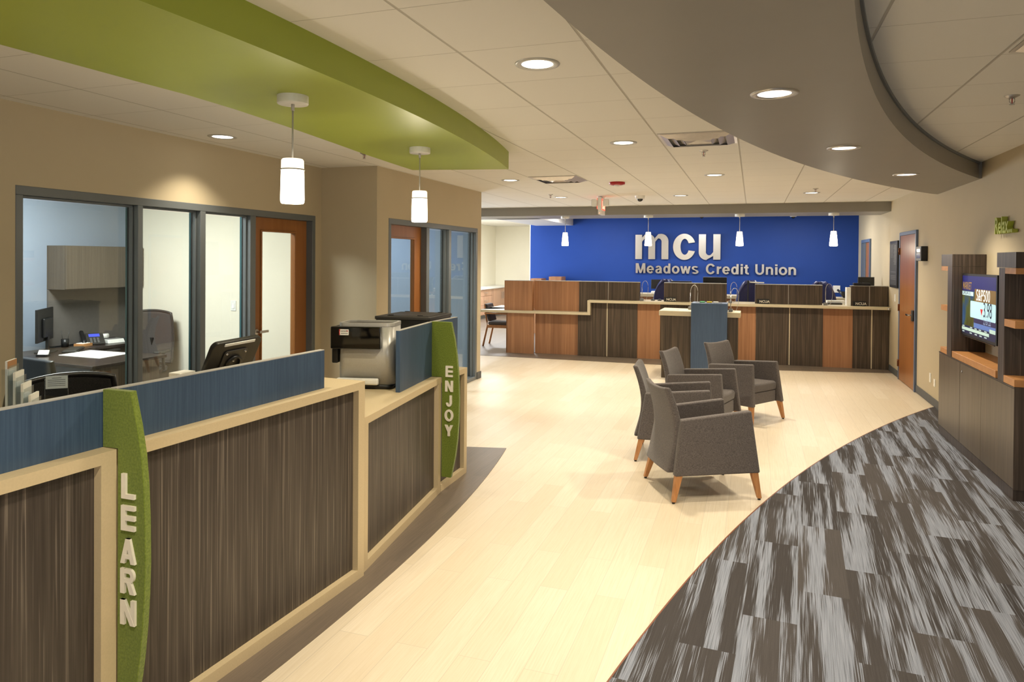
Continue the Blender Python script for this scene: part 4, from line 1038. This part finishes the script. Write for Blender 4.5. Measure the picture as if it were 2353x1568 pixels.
# teller chairs
def teller_chair(loc, rz, label):
    t = thing('teller_chair', label, 'office chair', loc, rz, 'navy teller chairs')
    def bk(u, v):
        a = (u-.5)*2; wv = .27*math.sqrt(max(.02, 1-((v-.4)/.62)**2)) if v > .4 else .27*(.86+.14*v/.4)
        return (a*wv, .20+.05*(1-a*a)+.05*v, .62+.76*v - .02*a*a)
    obj('backrest', MB().grid(bk, 14, 18), 'navy', t, local=True, solid=.07, bevel=0)
    obj('seat', MB().prism(rrect(-.27, .27, -.26, .24, .08), .56, .66, smooth=True), 'navy', t, local=True, bevel=.03)
    obj('post', MB().tube([(0, 0, .10), (0, 0, .56)], .03), 'black', t, local=True)
    obj('spine', MB().tube([(0, .1, .56), (0, .30, .6), (0, .31, .95)], .025), 'black', t, local=True)
    for k in range(5):
        a = k*2*PI/5+.3; obj('base_leg', MB().tube([(0, 0, .10), (.28*math.cos(a), .28*math.sin(a), .03)], .022, 8), 'black', t, local=True)
    return t
c0 = teller_chair((-1.70, 14.05, .004), math.radians(-14), 'navy teller chair left, in the gap beside the left dark privacy box')
dup(c0, (.02, 14.05, .004), math.radians(14), 'navy teller chair behind the kiosk, left of the wide teller box')
dup(c0, (1.16, 14.05, .004), math.radians(-10), 'navy teller chair showing at the right end of the wide teller box')
def monitor(loc, rz, label, w_, h_, z0, tilt=0):
    t = thing('computer_monitor', label, 'monitor', loc, rz, 'teller computer monitors')
    X = Matrix.Translation((0, 0, z0)) @ Matrix.Rotation(math.radians(tilt), 4, 'X')
    obj('screen', MB().box(-w_/2, w_/2, -.02, .015, 0, h_, X), 'black', t, local=True, bevel=.006)
    obj('rear_bulge', MB().box(-w_/4, w_/4, -.045, -.02, h_*.2, h_*.75, X), 'black', t, local=True, bevel=.008)
    obj('stand', MB().box(-.03, .03, -.02, .02, 0.0, z0+.12).box(-.11, .11, -.08, .08, 0, .012), 'black', t, local=True)
ZW = .745
def tw(x, y): p = XT @ Vector((x, y, 0)); return (p.x, p.y, ZW)
monitor((-1.93, 15.15, 1.05), math.radians(184), 'black monitor top behind the leftmost navy chair', .26, .20, .10)
monitor(tw(2.60, .78), 0, 'low black monitor edge above the teller box behind the kiosk', .38, .31, .32)
monitor(tw(3.20, .74), math.radians(-3), 'tallest black monitor above the teller box behind the kiosk, seen from behind', .42, .36, .355, 4)
monitor(tw(5.72, .78), math.radians(12), 'black monitor above the last teller box near the right wall', .27, .33, .42, 0)
tag(obj('card_reader', MB().box(5.42, 5.68, .14, .26, 1.3635, 1.405, XT), 'black', bevel=.006), 'flat black device lying on top of the last teller box', 'device')
t = thing('monitor_arm', 'white clamp arm showing over the wide teller box', 'monitor arm', tw(3.82, .72))
obj('arm', MB().tube([tuple(XT @ Vector((3.80, .72, 1.375))), tuple(XT @ Vector((4.05, .72, 1.37)))], .01, 8), 'white', t)
obj('clamp', MB().box(3.76, 3.79, .70, .74, 1.33, 1.41, XT).box(3.765, 3.785, .71, .73, .745, 1.34, XT), 'black', t)
def phone(loc, rz, label):
    t = thing('desk_telephone', label, 'telephone', loc, rz)
    Xq = Matrix.Translation((0, 0, .05)) @ Matrix.Rotation(math.radians(40), 4, 'X')
    obj('body', MB().box(-.08, .10, -.1, .1, -.012, .012, Xq), 'black', t, local=True, bevel=.005)
    obj('handset', MB().tube([(-.1, -.09, .03), (-.1, 0, .10), (-.1, .09, .15)], .022), 'black', t, local=True)
phone((1.72, 15.15, 1.05), math.radians(30), 'black telephone on the back counter near the blue wall corner')
tag(obj('wall_paper_card', MB().box(1.62, 1.76, 16.385, 16.398, 1.10, 1.25), 'paper'), 'small white card plate low on the blue wall behind the telephone', 'card')
tag(obj('tissue_box', MB().taper((-1.97, 14.97, 1.05), .14, .08, (-1.97, 14.97, 1.11), .12, .06), 'white', bevel=.01), 'white tissue pack on the back counter by the left navy chair', 'tissue box')
tag(obj('candy_jar', MB().lathe([(0, 0), (.05, 0), (.06, .05), (.05, .10), (0, .11)], c=(1.30, 15.0, 1.05), n=20), 'red'), 'small red jar on the back counter at the right navy chair', 'jar')
def sunglass_pair(x, label):
    tag(obj('computer_mouse', MB().lathe([(.001, .032), (.02, .028), (.036, .014), (.04, 0)], n=18, X=XT @ Matrix.Translation((x, .30, 1.027))), 'black'), label, 'mouse')
sunglass_pair(2.12, 'black mouse on the ledge in front of the left navy chair'); sunglass_pair(2.24, 'black mouse touching the teller box beside the NCUA sign')
tag(obj('hand_scanner', MB().box(5.05, 5.28, .32, .44, 1.027, 1.06, XT), 'darkgrey', bevel=.012), 'grey scanner on the ledge left of the last teller box', 'scanner')
tag(obj('paper_stack', MB().box(5.06, 5.34, .46, .60, 1.027, 1.09, XT), 'paper'), 'white paper stack behind the scanner on the teller ledge', 'paper')
tag(obj('leaflet_rack', MB().box(5.31, 5.37, .10, .26, 1.028, 1.33, XT), 'paper'), 'narrow leaflet rack against the left side of the last teller box', 'rack')
# wooden partitions near the blue wall
for a, b, z, lb in ((-5.0, -4.74, 1.305, 'smaller wood divider top against the blue wall, far left'), (-4.55, -4.25, 1.355, 'larger wood divider top against the blue wall')):
    tag(obj('wood_divider', MB().box(a, b, 15.9, 16.3, .004, z), 'warmwood'), lb, 'divider', 'wood dividers by the blue wall')

# side chair at the left end of the counter
t = thing('side_chair', 'wood framed side chair with dark upholstery at the left end of the teller counter', 'chair', (-4.86, 13.42, .004), math.radians(4))
for y in (-.22, .22):
    obj('leg', MB().tube([(-.30, y, 0), (-.21, y, .40), (-.22, y, .50), (-.28, y, .84)], .020, 8, r2=.016), 'woodleg', t, local=True)
    obj('leg', MB().tube([(.24, y, 0), (.21, y, .42), (.21, y, .66)], .018, 8), 'woodleg', t, local=True)
    obj('arm', MB().box(-.27, .24, y-.022, y+.022, .645, .675), 'woodleg', t, local=True, bevel=.006)
obj('seat_frame', MB().box(-.22, .23, -.235, .235, .37, .43), 'woodleg', t, local=True, bevel=.004)
obj('seat', MB().box(-.20, .24, -.22, .22, .43, .49), 'fabric', t, local=True, bevel=.02)
obj('backrest', MB().prism([(-.20, .50), (-.14, .50), (-.22, .84), (-.29, .85)], -.21, .21, 'y'), plain('dark_upholstery', (58, 48, 46), .7), t, local=True, bevel=.012)

# side room base cabinets
t = thing('base_cabinet', 'pale wood base cabinets with white top along the far left wall', 'cabinet', (-7.7, 19.9, 0))
obj('body', MB().box(-8.07, -7.52, 17.4, 21.78, .10, .86), 'palewood', t)
obj('toe_kick', MB().box(-8.07, -7.58, 17.4, 21.78, .004, .10), 'grey', t)
obj('worktop', MB().box(-8.07, -7.46, 17.35, 21.79, .86, .90), 'white', t)
ys = [17.45, 18.3, 19.15, 20.0]
for a in ys[:3]:
    for z0, z1 in ((.66, .85), (.39, .65), (.11, .38)):
        d = obj('drawer', MB().box(-7.52, -7.50, a, a+.84, z0, z1), 'palewood', t, bevel=.003, seg=1)
        obj('handle', MB().box(-7.48, -7.465, a+.14, a+.36, (z0+z1)/2-.005, (z0+z1)/2+.005).box(-7.50, -7.47, a+.15, a+.16, (z0+z1)/2-.004, (z0+z1)/2+.004), 'steel', d)
for a in (20.0, 20.86):
    d = obj('door', MB().box(-7.52, -7.50, a, a+.85, .11, .85), 'palewood', t, bevel=.003, seg=1)
    yy = a+.78 if a < 20.5 else a+.07
    obj('handle', MB().box(-7.48, -7.465, yy-.006, yy+.006, .52, .74), 'steel', d)
t = thing('fire_strobe', 'small red strobe on the bright side room ceiling', 'alarm', (-6.2, 17.3, 2.84))
obj('body', MB().lathe([(0.0, -0.035), (0.09, -0.035), (0.11, -0.02), (0.11, 0.0)], n=24), 'red', t, local=True)

# ------------------------------------------------------------------ right wall media unit
CX = 1.82
t = thing('media_cabinet', 'low taupe wood cabinet with doors against the right wall under the television', 'cabinet', (1.96, 7.1, 0))
obj('body', MB().box(CX+.02, WR-.002, 6.05, 8.24, .09, .835), 'towerwood', t)
obj('toe_kick', MB().box(CX+.005, WR-.002, 6.06, 8.22, 0.006, .09), 'towerwood', t)
obj('top', MB().box(CX-.002, WR-.002, 6.045, 8.245, .835, .845), 'towerwood', t)
for a, b in ((6.05, 6.83), (6.834, 7.468), (7.476, 8.24)):
    d = obj('door', MB().box(CX, CX+.018, a, b, .095, .832), 'greywood', t, bevel=.0015, seg=1)
obj('lock', MB().lathe([(0, 0), (.012, 0), (.012, .006), (0, .006)], X=Matrix.Translation((CX, 7.40, .76)) @ Matrix.Rotation(-PI/2, 4, 'Y'), n=14), 'chrome', t)
obj('end_side', MB().box(CX, WR-.002, 6.046, 6.05, .09, .835), 'towerwood', t)
tag(obj('mantel_board', MB().box(CX, WR-.002, 6.475, 7.76, .846, .905), 'shelfwood', bevel=.002, seg=1), 'orange wood board on the cabinet below the television', 'shelf')
def tower(name, label, y0, y1, py0, py1):
    t = thing(name, label, 'shelf unit', (1.96, (y0+y1)/2, .846))
    obj('upright', MB().box(CX, WR-.002, py0, py1, .846, 1.72), 'towerwood', t)
    obj('header', MB().box(CX, WR-.002, y0, y1, 1.722, 1.838), 'towerwood', t)
    obj('back_panel', MB().box(WR-.03, WR-.002, y0 if y0 < py0 else py1, py0 if y0 < py0 else y1, .846, 1.72), 'towerwood', t)
    a, b = (y0, py0) if y0 < py0 else (py1, y1)
    for z0, z1 in ((1.675, 1.72), (1.275, 1.33), (.846, .90)):
        obj('shelf', MB().box(CX, WR-.03, a, b, z0, z1), 'shelfwood', t, bevel=.0015, seg=1)
tower('shelf_tower', 'near dark shelf tower with orange shelves right of the television', 6.05, 6.475, 6.285, 6.42)
tower('shelf_tower', 'far dark shelf tower with orange shelves left of the television', 7.785, 8.195, 7.785, 7.945)
# television
TX = 1.90
t = thing('television', 'wall television showing a market update between the shelf towers', 'television', (TX, 7.25, 1.36))
obj('housing', MB().box(TX, TX+.045, 6.745, 7.765, 1.07, 1.655), 'black', t, bevel=.004)
obj('wall_mount', MB().box(TX+.045, WR-.002, 7.1, 7.4, 1.25, 1.5), 'darkgrey', t)
obj('bezel_strip', MB().box(TX-.002, TX+.01, 6.80, 7.72, 1.062, 1.069), 'chrome', t)
# the picture: y runs to the left when looking at the screen
def scr(name, u0, u1, v0, v1, mat, d, r=0):
    Y = lambda u: 7.745 - u*.98; Z = lambda v: 1.095 + v*.54
    pts = rrect(Y(u1), Y(u0), Z(v0), Z(v1), r, 5) if r else [(Y(u1), Z(v0)), (Y(u0), Z(v0)), (Y(u0), Z(v1)), (Y(u1), Z(v1))]
    return obj(name, MB().prism(pts, TX-d, TX-d+.0003, 'x'), mat, t)
def em(n, c, s=0.62): return emitter('screen_'+n, c, s)
m_, t_, b_ = newmat('screen_picture', (20, 30, 60), .15)
nn = t_.noise(t_.coords((1, 4, 3)), 1.0, 2)
cc = t_.ramp(nn, [(.3, lin((96, 84, 30))), (.5, lin((110, 120, 60))), (.6, lin((60, 100, 140))), (.75, lin((84, 120, 180)))])
t_.l.new(cc, b_.inputs['Emission Color']); b_.inputs['Emission Strength'].default_value = .7
b_.inputs['Base Color'].default_value = (0.01, 0.01, 0.01, 1)
scr('picture', 0, 1, 0, 1, m_, .0008)
scr('picture_band', 0, 1, .74, 1, em('navy', (18, 20, 92)), .0012)
scr('picture_band', .38, 1, .05, .30, em('blue', (84, 112, 176)), .0012)
scr('picture_band', .40, 1, .52, .79, em('gold', (112, 86, 34)), .0016, .012)
scr('picture_band', .38, 1, .22, .50, em('plum', (36, 28, 72)), .0016, .012)
scr('picture_band', .27, 1, .30, .58, em('pale', (176, 216, 228)), .0020, .015)
scr('picture_band', 0, .36, .66, .73, em('pale2', (180, 208, 214)), .0020)
scr('picture_band', 0, 1, 0, .14, em('navy2', (20, 22, 60)), .0016)
scr('picture_band', 0, .83, .055, .105, em('pale3', (178, 206, 196)), .0020)
scr('picture_band', .84, 1, .12, .18, em('pale4', (178, 206, 196)), .0020)
# text on the screen faces -x: local x -> -y
XS = lambda u, v: Matrix.Translation((TX-.0026, 7.745-u*.98, 1.095+v*.54)) @ Matrix.Rotation(-PI/2, 4, 'Z')
for s, u, v, sz, sx, c in (('S&P500', .45, .60, .145, .86, (236, 240, 240)), ('3.98', .66, .35, .185, .74, (16, 20, 50)), ('2,157.22', .67, .235, .07, .82, (150, 170, 200)),
                           ('MARKET', .02, .765, .10, .72, (150, 120, 60)), ('UPDATE', .02, .675, .05, 1.3, (30, 40, 80))):
    obj('picture_text', text_mb(s, sz, .0002, XS(u, v), .0002, sx=sx, space=1.02), em('t'+s, c), t)
obj('picture_arrow', MB().prism([(7.745-.575*.98, 1.095+.47*.54), (7.745-.65*.98, 1.095+.47*.54), (7.745-.612*.98, 1.095+.36*.54)], TX-.0026, TX-.0024, 'x'), em('arrow', (190, 30, 30)), t)
tick = MB()
for k, (u, v) in enumerate([(.02, .112), (.27, .112), (.41, .112), (.54, .112), (.70, .112), (.02, .018), (.26, .018), (.42, .018), (.56, .018), (.70, .018)]):
    tick.prism([(7.745-(u+.07)*.98, 1.095+v*.54), (7.745-u*.98, 1.095+v*.54), (7.745-u*.98, 1.095+(v+.02)*.54), (7.745-(u+.07)*.98, 1.095+(v+.02)*.54)], TX-.0026, TX-.0024, 'x')
obj('ticker_line', tick, em('tick', (170, 190, 190)), t)
# Relax sign
t = thing('wall_lettering', 'green dimensional letters spelling Relax on the right wall', 'sign', (2.09, 7.05, 2.03))
mb = text_mb('Relax...', .205, .045, Matrix.Translation((WR-.027, 7.40, 2.020)) @ Matrix.Rotation(-PI/2, 4, 'Z'), .004, sx=.78)
obj('lettering', mb, plain('lime_letters', (160, 170, 60), .5), t)
# poster, thermostat box, outlets
t = thing('framed_notice', 'tall black framed notice with fine white print beside the wood door', 'notice', (WR, 12.32, 1.72))
obj('frame', MB().box(WR-.03, WR-.001, 12.00, 12.62, 1.36, 2.09), 'black', t, bevel=.003, seg=1)
obj('sheet', MB().box(WR-.032, WR-.03, 12.04, 12.58, 1.40, 2.05), plain('charcoal_print', (58, 57, 58), .6), t)
ln = MB()
for k in range(14):
    z = 2.01-k*.022; ln.box(WR-.0328, WR-.032, 12.07, 12.07+.16+.05*((k*7) % 3)/2, z, z+.008); 
    if k < 9: ln.box(WR-.0328, WR-.032, 12.36, 12.50, z, z+.006)
for k, z in enumerate((1.60, 1.54, 1.515, 1.49)): ln.box(WR-.0328, WR-.032, 12.10, 12.52, z, z+.007)
obj('print_lines', ln, plain('grey_print', (120, 120, 120), .6), t)
t = thing('access_panel', 'small dark wall box with grey face right of the wood door', 'control panel', (WR, 10.3, 1.87))
obj('box', MB().box(WR-.075, WR-.001, 10.17, 10.46, 1.775, 1.965), 'black', t, bevel=.006)
obj('face', MB().box(WR-.079, WR-.075, 10.18, 10.45, 1.78, 1.96), 'grey', t)
for z0, z1 in ((1.89, 1.93), (1.81, 1.875)): obj('display', MB().box(WR-.081, WR-.079, 10.21, 10.42, z0, z1), plain('navy_display', (36, 44, 70), .2), t)
def outlet(y, z, label, h=.115):
    t = thing('wall_outlet', label, 'outlet', (WR, y, z), 0)
    obj('plate', MB().box(WR-.007, WR, y-.036, y+.036, z-h/2, z+h/2), 'white', t, bevel=.002)
    for dz in (-.022, .022): obj('socket', MB().box(WR-.009, WR-.007, y-.014, y+.014, z+dz-.012, z+dz+.012), 'paper', t, bevel=.002)
outlet(9.94, .32, 'white outlet plate farther from the cabinet low on the right wall')
outlet(9.72, .29, 'white outlet plate nearer the cabinet low on the right wall', .09)
outlet(12.28, 1.20, 'small pale control plate below the framed notice')
